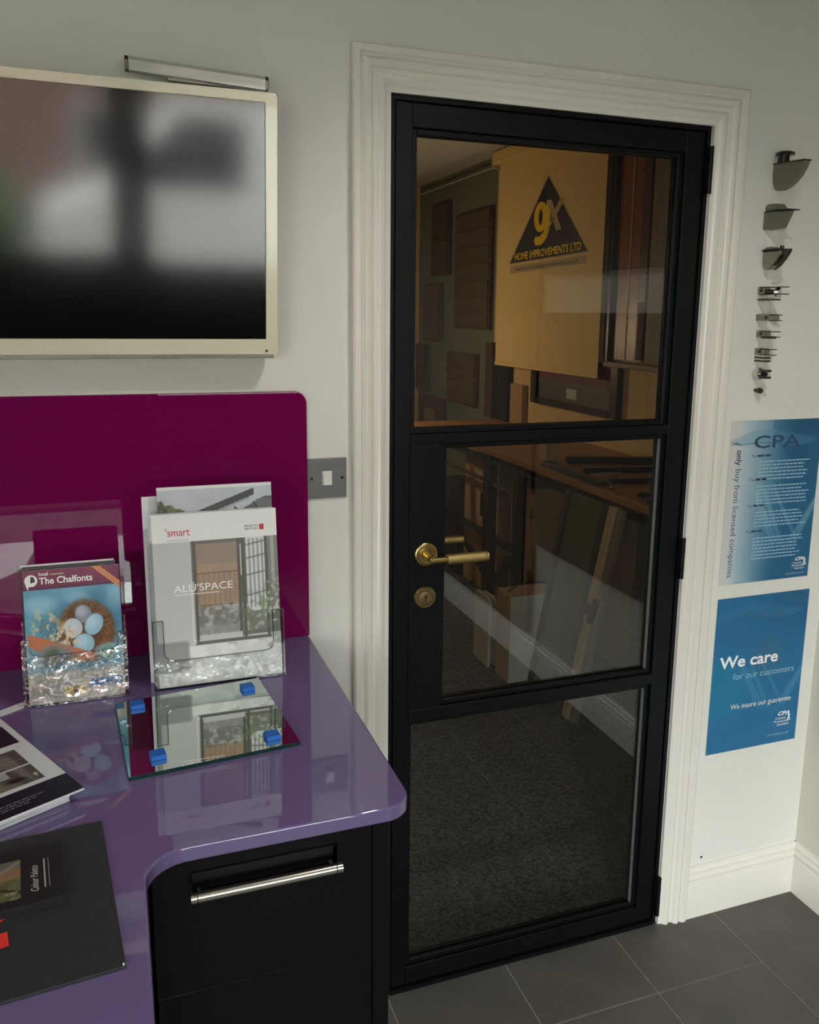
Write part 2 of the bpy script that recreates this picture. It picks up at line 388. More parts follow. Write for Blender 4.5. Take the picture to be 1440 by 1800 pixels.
# ------------------------------------------------------------------ the door
door = thing('door_1', 'black steel-framed door with three clear glass panes and a brass handle', None, (.39, 0, 0), kind='structure')
g = G()
g.box(0, .0105, .0, .06, 0, 2.08); g.box(.7695, .78, .0, .06, 0, 2.08); g.box(.0105, .7695, .0, .06, 2.0695, 2.08)
g.box(.0105, .7695, -.004, .06, 0, .012)
g.box(.0105, .020, .046, .06, .012, 2.0695); g.box(.760, .7695, .046, .06, .012, 2.0695)
g.build('door_frame', 'black_steel', door)
g = G().box(-.004, 0, .004, .05, 0, 2.084).box(.78, .784, .004, .05, 0, 2.084).box(0, .78, .004, .05, 2.08, 2.085)
g.build('frame_packer', 'white_gap', door, label='thin white gap line around the black frame')
g = G()
LY0, LY1 = .003, .045
def lb(x0, x1, z0, z1, y0=LY0, y1=LY1): g.box(x0, x1, y0, y1, z0, z1)
lb(.0135, .050, .015, 2.0665); lb(.717, .7665, .015, 2.0665)
lb(.050, .717, 2.020, 2.0665); lb(.050, .717, .015, .062); lb(.050, .717, 1.3655, 1.3875); lb(.050, .717, .713, .741)
lb(.050, .127, .741, 1.3655)
leaf = g.build('door_leaf', 'black_steel', door, bevel=.0012, segs=1)
panes = [(.050, .717, 1.3875, 2.020), (.127, .717, .741, 1.3655), (.050, .717, .062, .713)]
for (x0, x1, z0, z1) in panes:
    b_ = .0125
    g = G()
    for y0, y1 in ((.011, .0225), (.0285, .040)):
        for r_ in ((x0, x0+b_, z0, z1), (x1-b_-.002, x1, z0, z1), (x0+b_, x1-b_-.002, z0, z0+b_), (x0+b_, x1-b_-.002, z1-b_, z1)):
            g.box(r_[0], r_[1], y0, y1, r_[2], r_[3])
    g.build('glazing_bead', 'black_steel', leaf, bevel=.0015, segs=1)
    G().box(x0+.004, x1-.004, .0232, .0278, z0+.004, z1-.004).build('glass_pane', 'clear_pane', leaf)
    if z0 < 1.3:
        G().box(x1-b_-.0028, x1-b_-.002, .012, .0225, z0+b_, z1-b_).build('pane_edge_shine', 'dim_ink', leaf, label='thin grey strip standing in for the shine down the right edge of the pane')  # grey strip paints the shiny line along the pane edge
# lever handle: rose on the lock panel, neck and knurled grip (and its twin on the workshop side)
h = G().lathe([(.0265, 0), (.0265, .005), (.0245, .0065), (.023, .0068), (.021, .009), (.0125, .0095), (.0115, .012)], (.0895, .003, 1.1155), (0, -1, 0), 40)
rose = h.build('handle_rose', 'brass', leaf, smooth=True)
g = G().cyl((.0895, -.008, 1.1155), (.0895, -.052, 1.1155), .0085, 24)
g.cyl((.084, -.0515, 1.1155), (.121, -.0515, 1.1155), .0072, 24)
g.build('handle_neck', 'brass', leaf, smooth=True, bevel=.001)
G().lathe([(.0102, 0), (.0114, .0012), (.0114, .0905), (.0100, .092), (.0100, .0935), (.0112, .0945), (.0112, .0985), (.0095, .1)], (.119, -.0515, 1.1155), (1, 0, 0), 32).build('handle_grip', 'knurled_brass', leaf, smooth=True, label='knurled brass grip of the lever handle')
g = G().lathe([(.0265, 0), (.0265, .005), (.021, .009), (.0115, .012)], (.0895, .045, 1.1155), (0, 1, 0), 32)
g.cyl((.0895, .05, 1.1155), (.0895, .098, 1.1155), .0085, 20); g.cyl((.084, .0975, 1.1155), (.219, .0975, 1.1155), .0095, 24)
g.build('rear_handle', 'knurled_brass', leaf, smooth=True, label='brass lever on the far side seen through the glass')
G().lathe([(.0262, 0), (.0262, .004), (.0235, .0065), (.0185, .0068), (.0180, .0055), (.0155, .0055), (.0150, .0075), (.0115, .0085), (.001, .0088)], (.0885, .003, 1.0145), (0, -1, 0), 40).build('lock_rose', 'old_brass', leaf, smooth=True)
g = G().prism([(math.cos(t)*.0032, .0035+math.sin(t)*.0032) for t in np.linspace(0, 2*math.pi, 12, endpoint=False)], (.0885, -.0058, 1.0145), (1, 0, 0), (0, 0, 1), (0, -1, 0), .0, .0006)
g.prism([(-.0014, .002), (.0014, .002), (.0016, -.007), (-.0016, -.007)], (.0885, -.0058, 1.0145), (1, 0, 0), (0, 0, 1), (0, -1, 0), 0, .0006)
g.build('keyhole', 'black_matte', leaf)
for z0, z1 in ((1.93, 2.035), (.995, 1.10), (.03, .145)):
    g = G().cyl((.7775, -.0075, z0), (.7775, -.0075, z1), .0062, 20).box(.768, .7775, -.003, .001, z0+.004, z1-.004)
    for zz in (z0+(z1-z0)*.33, z0+(z1-z0)*.67): g.cyl((.7775, -.0075, zz-.001), (.7775, -.0075, zz+.001), .0068, 20)
    g.build('hinge', 'black_steel', door, smooth=True)
G().cyl((.064, -.0035, .035), (.064, -.0052, .035), .003, 14).build('screw', 'dark_nickel', door)

# ------------------------------------------------------------------ counter
cx0, cx1, cfy, iy, ix = -1.42, -.178, -.690, -1.56, -.545
outline = [(cx0, -.004), (cx1-.003, -.004)]
outline += [(cx1-.04+.04*math.cos(t), cfy+.04+.04*math.sin(t)) for t in np.radians(np.linspace(0, -90, 9))]
r_ = .055; ccx, ccy = ix+r_, cfy-r_          # concave corner
outline += [(ccx+r_*math.cos(t), ccy+r_*math.sin(t)) for t in np.radians(np.linspace(90, 180, 10))]
outline += [(ix, iy), (cx0, iy)]
top = G().prism(outline, (0, 0, 0), (1, 0, 0), (0, 1, 0), (0, 0, 1), .9375, .960).build('worktop', 'violet_glass', None, bevel=.003, segs=3, smooth=True,
    label='L-shaped glossy violet glass worktop carrying the leaflet holders', cat='worktop')
sp = G().prism(rrect(-1.42, -.180, .9605, 1.488, .026, 8, (1, 0, 0, 0)), (0, 0, 0), (1, 0, 0), (0, 0, 1), (0, -1, 0), 0.0005, .0105).build('splashback', 'magenta_glass', None, bevel=.001, segs=2,
    label='glossy dark magenta glass splashback standing on the worktop', cat='splashback')
cab = thing('drawer_cabinet', 'black drawer cabinet under the violet worktop with steel bar handle', 'cabinet', (-.38, -.33, 0))
g = G().box(-.232, -.206, -.660, -.004, 0, .9365).box(-.5375, -.53, -.63, -.004, 0, .9365).box(-.53, -.232, -.63, -.61, 0, .9).box(-.53, -.232, -.05, -.004, 0, .9365).box(-.53, -.232, -.61, -.05, .92, .9365)
body = g.build('carcass', 'black_laminate', cab, bevel=.001, segs=1)
# top drawer with a sunk finger recess
rx0, rx1, rz0, rz1 = -.486, -.286, .862, .903
g = G(); x0, x1, z0, z1 = -.5375, -.2345, .722, .932
g.box(x0, rx0, -.665, -.645, z0, z1).box(rx1, x1, -.665, -.645, z0, z1).box(rx0, rx1, -.665, -.645, z0, rz0).box(rx0, rx1, -.665, -.645, rz1, z1)
dr = g.build('drawer_front', 'black_laminate', cab)
G().box(rx0-.004, rx1+.004, -.6445, -.634, rz0-.004, rz1+.004).build('recess_back', 'black_matte', dr)
g = G().box(rx0-.0015, rx0, -.667, -.640, rz0, rz1+.0015).box(rx1, rx1+.0015, -.667, -.640, rz0, rz1+.0015).box(rx0, rx1, -.667, -.640, rz1, rz1+.0015)
g.build('recess_rim', 'black_laminate', dr)
g = G().cyl((-.490, -.688, .8815), (-.284, -.688, .8815), .0072, 28)
for x in (-.479, -.295): g.cyl((x, -.688, .8815), (x, -.664, .875), .0042, 14)
g.build('bar_handle', 'satin_steel', dr, smooth=True, label='brushed steel bar handle')
for x in (-.4815, -.2925): G().cyl((x-.0006, -.688, .8815), (x+.0006, -.688, .8815), .00735, 28).build('handle_joint', 'black_matte', dr)
G().box(x0, x1, -.665, -.645, .10, .7210).build('lower_front', 'black_laminate', cab, bevel=.001, segs=1)
G().box(x0, -.206, -.61, -.59, 0, .098).build('plinth', 'black_matte', cab)
g = G().box(-1.40, -.556, iy+.02, -.02, .0, .9365)
g.build('return_cabinet', 'black_laminate', None, bevel=.002, label='black cabinet carrying the left leg of the violet worktop', cat='cabinet')

# ------------------------------------------------------------------ television, light bar, switch
tt = math.radians(6); tu = Vector((1, 0, 0)); tv = Vector((0, -math.sin(tt), math.cos(tt))); tn = Vector((0, -math.cos(tt), -math.sin(tt)))
T0 = Vector((0, -.060, 1.558))
tvx0, tvx1, th = -1.100, -.2465, .476
tvo = thing('television', 'wall-mounted flat television with cream glossy frame and dark screen', 'television', (-.67, -.03, 1.56))
def tvbox(g, x0, x1, z0, z1, d0, d1): return g.obox(T0, tu, tv, tn, x0, x1, z0, z1, d0, d1)
g = G().prism(rrect(tvx0, tvx1, 0, th, .010, 5), T0, tu, tv, tn, -.034, -.004); g.build('back_shell', 'silver_plastic', tvo, bevel=.004)
# bezel ring
sx0, sx1, sz0, sz1 = tvx0+.022, -.2690, .0365, .4585
g = G(); outer = rrect(tvx0, tvx1, 0, th, .010, 5); inner = rrect(sx0, sx1, sz0, sz1, .001, 5); k = len(outer)
vs = [T0+tu*a+tv*b+tn*d for (pts, d) in ((outer, -.004), (outer, .002), (inner, .002), (inner, -.003)) for a, b in pts]
g.add(vs, [(r*k+i, r*k+(i+1) % k, (r+1)*k+(i+1) % k, (r+1)*k+i) for r in range(3) for i in range(k)])
g.build('bezel', 'cream_plastic', tvo, bevel=.0016, segs=3)
tvbox(G(), sx0, sx1, sz0, sz1, -.006, -.0022).build('screen', 'black_screen', tvo)
tvbox(G(), tvx0+.01, tvx1-.008, .001, .0085, .0015, .0035).build('silver_strip', 'silver_plastic', tvo, bevel=.001)
G().prism([(math.cos(a)*.0024, math.sin(a)*.0024) for a in np.linspace(0, 2*math.pi, 14, endpoint=False)], T0+tu*-.2685+tv*.0145, tu, tv, tn, .002, .003).build('sensor_dot', 'black_matte', tvo)
G().box(-.80, -.54, -.058, -.0005, 1.68, 1.90).build('wall_mount', 'black_steel', tvo)
bar = thing('light_bar', 'slim translucent grey bar with chrome ends on top edge of television', 'lamp', (-.37, -.05, 2.04))
bz = lambda x: 2.074-(x+.504)*.044
pts = [(-.009, -.013), (.009, -.013), (.013, -.006), (.011, .004), (.004, .011), (-.006, .011), (-.011, .004)]
d = Vector((.249, 0, -.011)).normalized(); o = Vector((-.503, -.052, 2.0705))
G().prism(pts, o, (0, 1, 0), (0, 0, 1), d, .006, .244).build('tube', 'frosted_bar', bar, smooth=True)
G().prism([(a*.62, b*.62) for a, b in pts], o, (0, 1, 0), (0, 0, 1), d, .010, .240).build('inner_rail', 'nickel', bar)
G().prism(pts, o, (0, 1, 0), (0, 0, 1), d, 0, .006).build('end_cap', 'dark_nickel', bar, bevel=.001)
G().prism(pts, o, (0, 1, 0), (0, 0, 1), d, .244, .250).build('end_cap', 'dark_nickel', bar, bevel=.001)
G().box(-.43, -.31, -.045, -.0005, 2.05, 2.062).build('bracket', 'nickel', bar)
sw = thing('light_switch', 'brushed metal light switch plate with one white rocker', 'switch', (-.137, 0, 1.259))
G().box(-.1795, -.0945, -.0045, -.0003, 1.260, 1.3460).build('plate', 'brushed_plate', sw, bevel=.0012)
G().box(-.1475, -.1265, -.0065, -.0044, 1.2885, 1.3185).build('rocker_surround', 'white_plastic', sw, bevel=.0006)
g = G().prism([(1.2895, -.0065), (1.3175, -.0065), (1.3175, -.0078), (1.2895, -.0118)], (0, 0, 0), (0, 0, 1), (0, 1, 0), (1, 0, 0), -.1452, -.1278); g.build('rocker', 'white_plastic', sw, bevel=.0005)
for x in (-.170, -.1045): G().cyl((x, -.0044, 1.303), (x, -.0056, 1.303), .0028, 14).build('screw', 'dark_nickel', sw)

# ------------------------------------------------------------------ posters
def swoosh(U, V, img, cols):
    n = vnoise(U, V, 3, 4, 5)
    for k, (a, b, c, wd) in enumerate(((.55, .30, -1.2, .010), (.62, .28, -1.4, .014), (.72, .36, -1.1, .010), (.80, .30, 1.0, .010), (.9, .34, 1.2, .010), (.35, .5, -1.3, .012), (.97, .45, 1.1, .008))):
        dd = (V-b)-c*(U-a); m = np.exp(-(dd/(wd*2.2))**2)*sst(V, .18, .34)*(1-sst(V, .50, .66)); put(img, m, cols, .42)
def ribbon(img, U, V, c, edge):
    yc = .888+.018*np.sin(U*7-1.0)
    half = .042*np.sin(np.clip(U*1.05, 0, 1)*math.pi)**.4
    put(img, 1-sst(np.abs(V-yc)/np.maximum(half, 1e-3), .85, 1.05), c, .35)
    put(img, np.exp(-((V-(yc-half))/.0035)**2)*sst(U, .02, .12), edge, .55)
def poster_a(U, V):
    blue = np.array([22, 92, 132.]); pale = np.array([186, 200, 208.]); dark = np.array([18, 78, 116.])
    t = sst(U+.10*(vnoise(U, V, 2, 3, 3)-.5)+.12*(1-V), .10, .78)[:, None]; img = pale*(1-t)+blue*t
    put(img, rect(U, V, 0, .17, 0, 1)*(1-sst(U, .08, .17)), (206, 206, 202), .95)
    put(img, sst(V, .86, 1.0)*sst(U, .5, .9), dark, .5)
    put(img, sst(.62-U+.5*(.8-V), 0, .05)*0+((V-.74) > (.95-U*.9-.35)).astype(float)*rect(U, V, .45, .85, .74, 1), dark, .35)
    swoosh(U, V, img, (150, 185, 200)); ribbon(img, U, V, (96, 146, 176), (32, 84, 120)); return img
def poster_b(U, V):
    img = np.tile(np.array([26, 104, 150.]), (len(U), 1)); put(img, sst(V, .55, 1)*sst(U, .2, 1), (22, 92, 132))
    put(img, ell(U, V, .06, .42, .35, .22, .5), (16, 120, 156), .7); put(img, ell(U, V, .6, .60, .18, .12, .6), (68, 104, 130), .5)
    swoosh(U, V, img, (86, 150, 180)); ribbon(img, U, V, (52, 122, 160), (24, 84, 122)); return img
def cpa_logo(par, x, z, s=1):
    Y = -.0016
    text('CPA', (x, Y, z), (1, 0, 0), (0, 0, 1), .018*s, 'white_ink', par, align='RIGHT', bold=.03, width=.045*s, shear=.3)
    for k, t_ in enumerate(('Consumer', 'Protection', 'Association')):
        text(t_, (x-(.012*s if k < 1 else 0.0), Y, z-(.013+.0105*k)*s), (1, 0, 0), (0, 0, 1), .0115*s, 'white_ink', par, align='RIGHT', width=(.042, .058, .046)[k]*s)
    g = G(); g.prism([(0, 0), (.003, 0), (.006, .008), (.009, 0), (.012, 0), (.008, .012), (.011, .016), (.006, .017), (.001, .016), (.004, .012)], (x-.009*s, Y, z-.02*s), (1, 0, 0), (0, 0, 1), (0, -1, 0), 0, .0003)
    g.lathe([(.0022, 0), (.0022, .0003)], (x-.003*s, Y, z+.001*s), (0, -1, 0), 12); g.build('figure_mark', 'white_ink', par)
pa = thing('poster', 'upper poster fading from white to blue with sideways slogan', 'poster', (1.043, 0, .959))
px0, px1 = .902, 1.196
G().box(px0, px1, -.0012, -.0002, .960, 1.3925).build('sheet', 'poster_paper', pa)
painted('print', (px0+.001, -.0015, .961), (px1-px0-.002, 0, 0), (0, 0, .4305), 110, 160, poster_a, pa, 'print_satin')
text('CPA', (.978, -.0018, 1.3200), (1, 0, 0), (0, 0, 1), .046, 'navy_ink', pa, width=.148, bold=.01)
text('only', (.926, -.0018, 1.317), (0, 0, -1), (1, 0, 0), .026, 'navy_ink', pa, bold=.015, width=.040)
text('buy from licensed companies', (.926, -.0018, 1.268), (0, 0, -1), (1, 0, 0), .026, 'sea_ink', pa, width=.288)
text('(', (.915, -.0018, 1.336), (0, 0, -1), (1, 0, 0), .03, 'sea_ink', pa)
# unreadable paragraphs: rows of small word-like strokes
rows = [(1.2840, 6, 1.2980), (1.2190, 6, 1.2360), (1.1500, 5, 1.1670), (1.0800, 7, 1.0980)]
lr = random.Random(3); g = G(); gh = G()
for z0, n_, zh in rows:
    for k in range(n_):
        x = .999; xe = 1.172-lr.random()*.03; z = z0-k*.0092
        while x < xe:
            wd = lr.uniform(.004, .014); g.box(x, min(x+wd, xe), -.0018, -.0016, z-.0018, z+.0016); x += wd+.0022
for z0, n_, zh in rows: pass
g.build('small_print', 'light_blue_ink', pa, kind='stuff')
for z0, n_, zh in rows:
    text('The', (.973, -.0018, zh-.002), (1, 0, 0), (0, 0, 1), .0105, 'navy_ink', pa)
    x = .992
    for k in range(2):
        wd = lr.uniform(.014, .022); gh.box(x, x+wd, -.0018, -.0016, zh-.001, zh+.0045); x += wd+.003
gh.build('heading_print', 'navy_ink', pa, kind='stuff')
cpa_logo(pa, 1.180, 1.008, .72)
text('www.thecpa.co.uk', (1.180, -.0018, .971), (1, 0, 0), (0, 0, 1), .0085, 'light_blue_ink', pa, align='RIGHT', width=.062)
pb = thing('poster', 'lower solid blue poster reading We care for our customers', 'poster', (1.05, 0, .479))
px0, px1 = .9035, 1.209
G().box(px0, px1, -.0012, -.0002, .480, .9235).build('sheet', 'poster_paper', pb)
painted('print', (px0+.0006, -.0015, .4806), (px1-px0-.0012, 0, 0), (0, 0, .4423), 110, 160, poster_b, pb, 'print_satin')
text('CPA', (.990, -.0018, .852), (1, 0, 0), (0, 0, 1), .036, 'sea_ink', pb, width=.150)
text('We care', (.926, -.0018, .7260), (1, 0, 0), (0, 0, 1), .046, 'white_ink', pb, width=.194, bold=.022)
text('for our customers', (.974, -.0018, .6890), (1, 0, 0), (0, 0, 1), .0265, 'light_blue_ink', pb, width=.206)
text('We insure our guarantee', (.974, -.0018, .6030), (1, 0, 0), (0, 0, 1), .0215, 'pale_ink', pb, width=.205)
cpa_logo(pb, 1.181, .560, .9)
text('www.thecpa.co.uk', (1.183, -.0018, .503), (1, 0, 0), (0, 0, 1), .0095, 'light_blue_ink', pb, align='RIGHT', width=.074)
# scuffs low on the wall
G().cyl((.918, -.0002, .172), (.918, -.0012, .172), .0035, 10).build('wall_plug', 'scuff', None, label='small dark plug hole in the wall above the skirting', cat='plug')

# ------------------------------------------------------------------ shelf brackets and glass clamps down the wall
def fin(g, x, wd, pts): return g.prism(pts, (x, 0, 0), (0, 1, 0), (0, 0, 1), (1, 0, 0), -wd/2, wd/2)
bx = .975
t = thing('shelf_bracket', 'large grey shark-fin shelf bracket with mushroom clamp knob, highest on the wall', 'bracket', (bx, 0, 1.95))
cur = [(-.097, 2.004), (-.0955, 1.997), (-.090, 1.987), (-.080, 1.974), (-.066, 1.962), (-.050, 1.953), (-.030, 1.947), (-.018, 1.947), (-.010, 1.952), (-.003, 1.965), (-.0005, 1.985), (-.0005, 2.008)]
fin(G(), bx, .020, [(-.0005, 2.009)]+cur).build('fin', 'grey_metal_paint', t, bevel=.002)
fin(G(), bx, .024, [(-.0005, 2.0075), (-.0005, 2.011), (-.099, 2.0065), (-.099, 2.0035)]).build('seat_edge', 'dark_nickel', t)
g = G().cyl((bx, -.022, 2.008), (bx, -.022, 2.026), .0115, 24)
for k in range(12):
    a = k*math.pi/6; g.cyl((bx+.0115*math.cos(a), -.022+.0115*math.sin(a), 2.008), (bx+.0115*math.cos(a), -.022+.0115*math.sin(a), 2.024), .0016, 6)
g.build('clamp_stem', 'dark_nickel', t, smooth=True)
G().lathe([(.021, 0), (.0225, .003), (.0215, .006), (.015, .009), (.006, .0105), (.001, .0108)], (bx, -.0255, 2.026), (0, 0, 1), 28).build('clamp_knob', 'dark_nickel', t, smooth=True)
bx = .966
t = thing('shelf_bracket', 'angular grey wedge shelf bracket with faceted side, second from the top', 'bracket', (bx, 0, 1.85))
g = G(); # faceted wedge
A = [(bx-.017, -.0005, 1.896), (bx+.017, -.0005, 1.896), (bx, -.082, 1.894), (bx-.017, -.0005, 1.857), (bx+.017, -.0005, 1.857), (bx, -.060, 1.857), (bx-.019, -.036, 1.8955), (bx+.019, -.036, 1.8955)]
g.add(A, [(0, 6, 2, 7, 1), (3, 4, 5), (0, 3, 5), (0, 5, 6), (6, 5, 2), (1, 5, 4), (1, 7, 5), (7, 2, 5), (0, 1, 4, 3)])
g.build('wedge', 'grey_metal_paint', t)
G().prism([(-.0005, 1.900), (-.0005, 1.911), (-.008, 1.9155), (-.034, 1.9150), (-.045, 1.901)], (bx, 0, 0), (0, 1, 0), (0, 0, 1), (1, 0, 0), -.015, .015).build('upper_jaw', 'grey_metal_paint', t, bevel=.002)
G().box(bx-.018, bx+.018, -.080, -.0005, 1.8962, 1.8985).build('seat_edge', 'black_matte', t)
t = thing('shelf_bracket', 'pale satin shield-shaped shelf bracket with dark outer rib, third from the top', 'bracket', (bx, 0, 1.76))
def shield(s): return [(-.0005, 1.806), (-.060*s, 1.807), (-.058*s, 1.795), (-.050*s, 1.783), (-.038*s, 1.771), (-.026*s, 1.764), (-.016*s, 1.762), (-.008, 1.766), (-.002, 1.778)]
fin(G(), bx, .024, shield(1)).build('shield', 'nickel', t, bevel=.003)
fin(G(), bx, .008, [(-.058, 1.807), (-.083, 1.8085), (-.080, 1.800), (-.066, 1.783), (-.050, 1.769), (-.034, 1.7605), (-.044, 1.772), (-.056, 1.788)]).build('outer_rib', 'dark_nickel', t, bevel=.001)
G().box(bx-.014, bx+.014, -.060, -.0005, 1.8065, 1.810).build('seat_edge', 'black_matte', t)
g = G().cyl((bx, -.052, 1.810), (bx, -.052, 1.817), .005, 14); g.build('grub_screw', 'dark_nickel', t)
fin(G(), bx, .018, [(-.0005, 1.810), (-.008, 1.8155), (-.026, 1.8165), (-.040, 1.811)]).build('upper_jaw', 'nickel', t, bevel=.001)
bx = .960
def clamp(label, z0, z1, body, fork, gap, x=bx, extra=None, grp=None):
    t = thing('glass_clamp', label, 'clamp', (x, 0, z0))
    g = G().box(x-.011, x+.011, -body, -.0005, z0, z1); g.build('clamp_body', 'nickel', t, bevel=.0015)
    for zz in (z1-.002, z1-.002-gap): G().box(x-.011, x+.011, -fork, -body+.012, zz-.0011, zz+.0011).build('jaw', 'dark_nickel', t)
    G().cyl((x-.014, -body*.62, (z0+z1)/2), (x+.014, -body*.62, (z0+z1)/2), (z1-z0)*.22, 16).build('pinch_bolt', 'dark_nickel', t, smooth=True)
    if extra: extra(t, x)
    return t
def ex4(t, x):
    G().cyl((x, -.002, 1.7095), (x, -.058, 1.7095), .0055, 18).build('barrel', 'dark_nickel', t, smooth=True)
    G().lathe([(.003, 0), (.010, .004), (.011, .010), (.006, .014)], (x, -.050, 1.7085), (0, -1, 0), 20).build('knob', 'chrome', t, smooth=True)
    G().box(x-.013, x+.013, -.056, -.004, 1.689, 1.6925).build('lower_plate', 'dark_nickel', t, bevel=.001)
    G().box(x-.009, x+.009, -.060, -.001, 1.694, 1.699).build('support_arm', 'chrome', t, bevel=.001)
clamp('long chrome two-prong glass clamp with round barrel and lower plate, directly below the shield bracket', 1.704, 1.722, .022, .083, .0165, bx, ex4)
clamp('plain square-bodied nickel glass clamp with a deep short fork, fifth fitting down', 1.6405, 1.6565, .058, .067, .0135, .961)
clamp('small nickel glass clamp with thin long fork and lower foot, sixth fitting down', 1.601, 1.6165, .028, .061, .0125, .966, lambda t, x: G().box(x-.012, x+.012, -.046, -.020, 1.5975, 1.6035).build('lower_foot', 'dark_nickel', t))
def ex7(t, x):
    for zz in (1.5505, 1.5425): G().box(x-.010, x+.010, -.036, -.0005, zz-.0022, zz+.0022).build('foot_plate', 'dark_nickel', t, bevel=.0008)
    G().box(x-.009, x+.009, -.033, -.0005, 1.540, 1.557).build('foot_block', 'chrome', t)
clamp('nickel glass clamp with fork above a stepped foot, just above the round clip', 1.557, 1.5735, .030, .053, .0135, .966, ex7)
t = thing('glass_clip', 'round chrome glass clip with slotted front, second from the bottom', 'clip', (.966, 0, 1.496))
G().lathe([(.013, 0), (.0148, .003), (.0150, .016), (.013, .022), (.009, .026)], (.966, -.0005, 1.5105), (0, -1, 0), 28).build('clip_body', 'chrome', t, smooth=True)
for zz in (1.519, 1.5025): G().obox((.966, -.034, zz), (1, 0, 0), (0, 1, 0), (0, 0, 1), -.009, .009, -.010, .010, -.0028, .0028).build('jaw', 'dark_nickel', t, bevel=.001)
G().cyl((.966, -.024, 1.5105), (.966, -.036, 1.5105), .005, 12).build('centre_bolt', 'black_matte', t)
t = thing('stud', 'tiny dark round stud, lowest of the wall fittings', 'stud', (.967, 0, 1.463))
G().lathe([(.0045, 0), (.0045, .010), (.0070, .0115), (.0072, .020), (.0055, .023)], (.967, -.0005, 1.4685), (0, -1, 0), 20).build('stud_head', 'dark_nickel', t, smooth=True)

# ------------------------------------------------------------------ leaflets and holders on the worktop
WZ = .9603
def frame(bl, w, h, tilt, rot=0):
    """corner, across, up, normal of a sheet leaning back"""
    c, s = math.cos(rot), math.sin(rot); u = Vector((c, s, 0)); bk = Vector((-s, c, 0))
    v = (Vector((0, 0, 1))*math.cos(tilt)+bk*math.sin(tilt)); n = u.cross(v); return Vector(bl), u, v, n
def leaflet_holder(name, label, bl, w, dpt, hb, tab, mid, tabw, tilt, loc, wallmat='acrylic'):
    o, u, v, n = frame(bl, w, 0, tilt); t = thing(name, label, 'leaflet holder', loc); th_ = .0025
    # n points to the viewer; bl is the front bottom-left corner of the front panel
    pts = [(0, 0), (w, 0), (w, tab), (w-tabw, tab)]
    pts += [(w-tabw-.0+(.018*(math.cos(a)-1)) if 0 else w-tabw-.016+.016*math.cos(a), mid+.016-.016*math.sin(a)) for a in np.radians([0, 30, 60, 90])]
    pts += [(tabw+.016-.016*math.cos(a), mid+.016-.016*math.sin(a)) for a in np.radians([90, 60, 30, 0])]
    pts += [(tabw, tab), (0, tab)]
    G().prism(pts, o, u, v, n, -th_, 0).build('front_panel', wallmat, t)
    g = G()
    for i in range(len(pts)-1):
        a, b = pts[(i+1) % len(pts)], pts[(i+2) % len(pts)]
        if i < len(pts)-2: g.tube([o+u*a[0]+v*a[1]-n*th_/2, o+u*b[0]+v*b[1]-n*th_/2], .0011, 6)
    g.build('panel_rim', 'acrylic_edge', t)
    G().obox(o, u, v, n, 0, w, 0, hb, -dpt-th_, -dpt).build('back_panel', 'acrylic', t)
    for a in (0, w-th_): G().obox(o, u, v, n, a, a+th_, 0, tab*.98, -dpt, -th_).build('side_panel', 'acrylic', t)
    G().obox(o, u, v, n, 0, w, -.0005, th_, -dpt, -th_).build('base_panel', 'acrylic_edge', t)
    return t, (o, u, v, n)
tA = math.atan2(.04, .31)
hA, FA = leaflet_holder('leaflet_holder', 'large clear acrylic leaflet holder full of white A4 brochures', (-.5085, -.1985, WZ+.0012), .240, .040, .262, .128, .052, .020, tA, (-.388, -.18, WZ))
oA, uA, vA, nA = FA
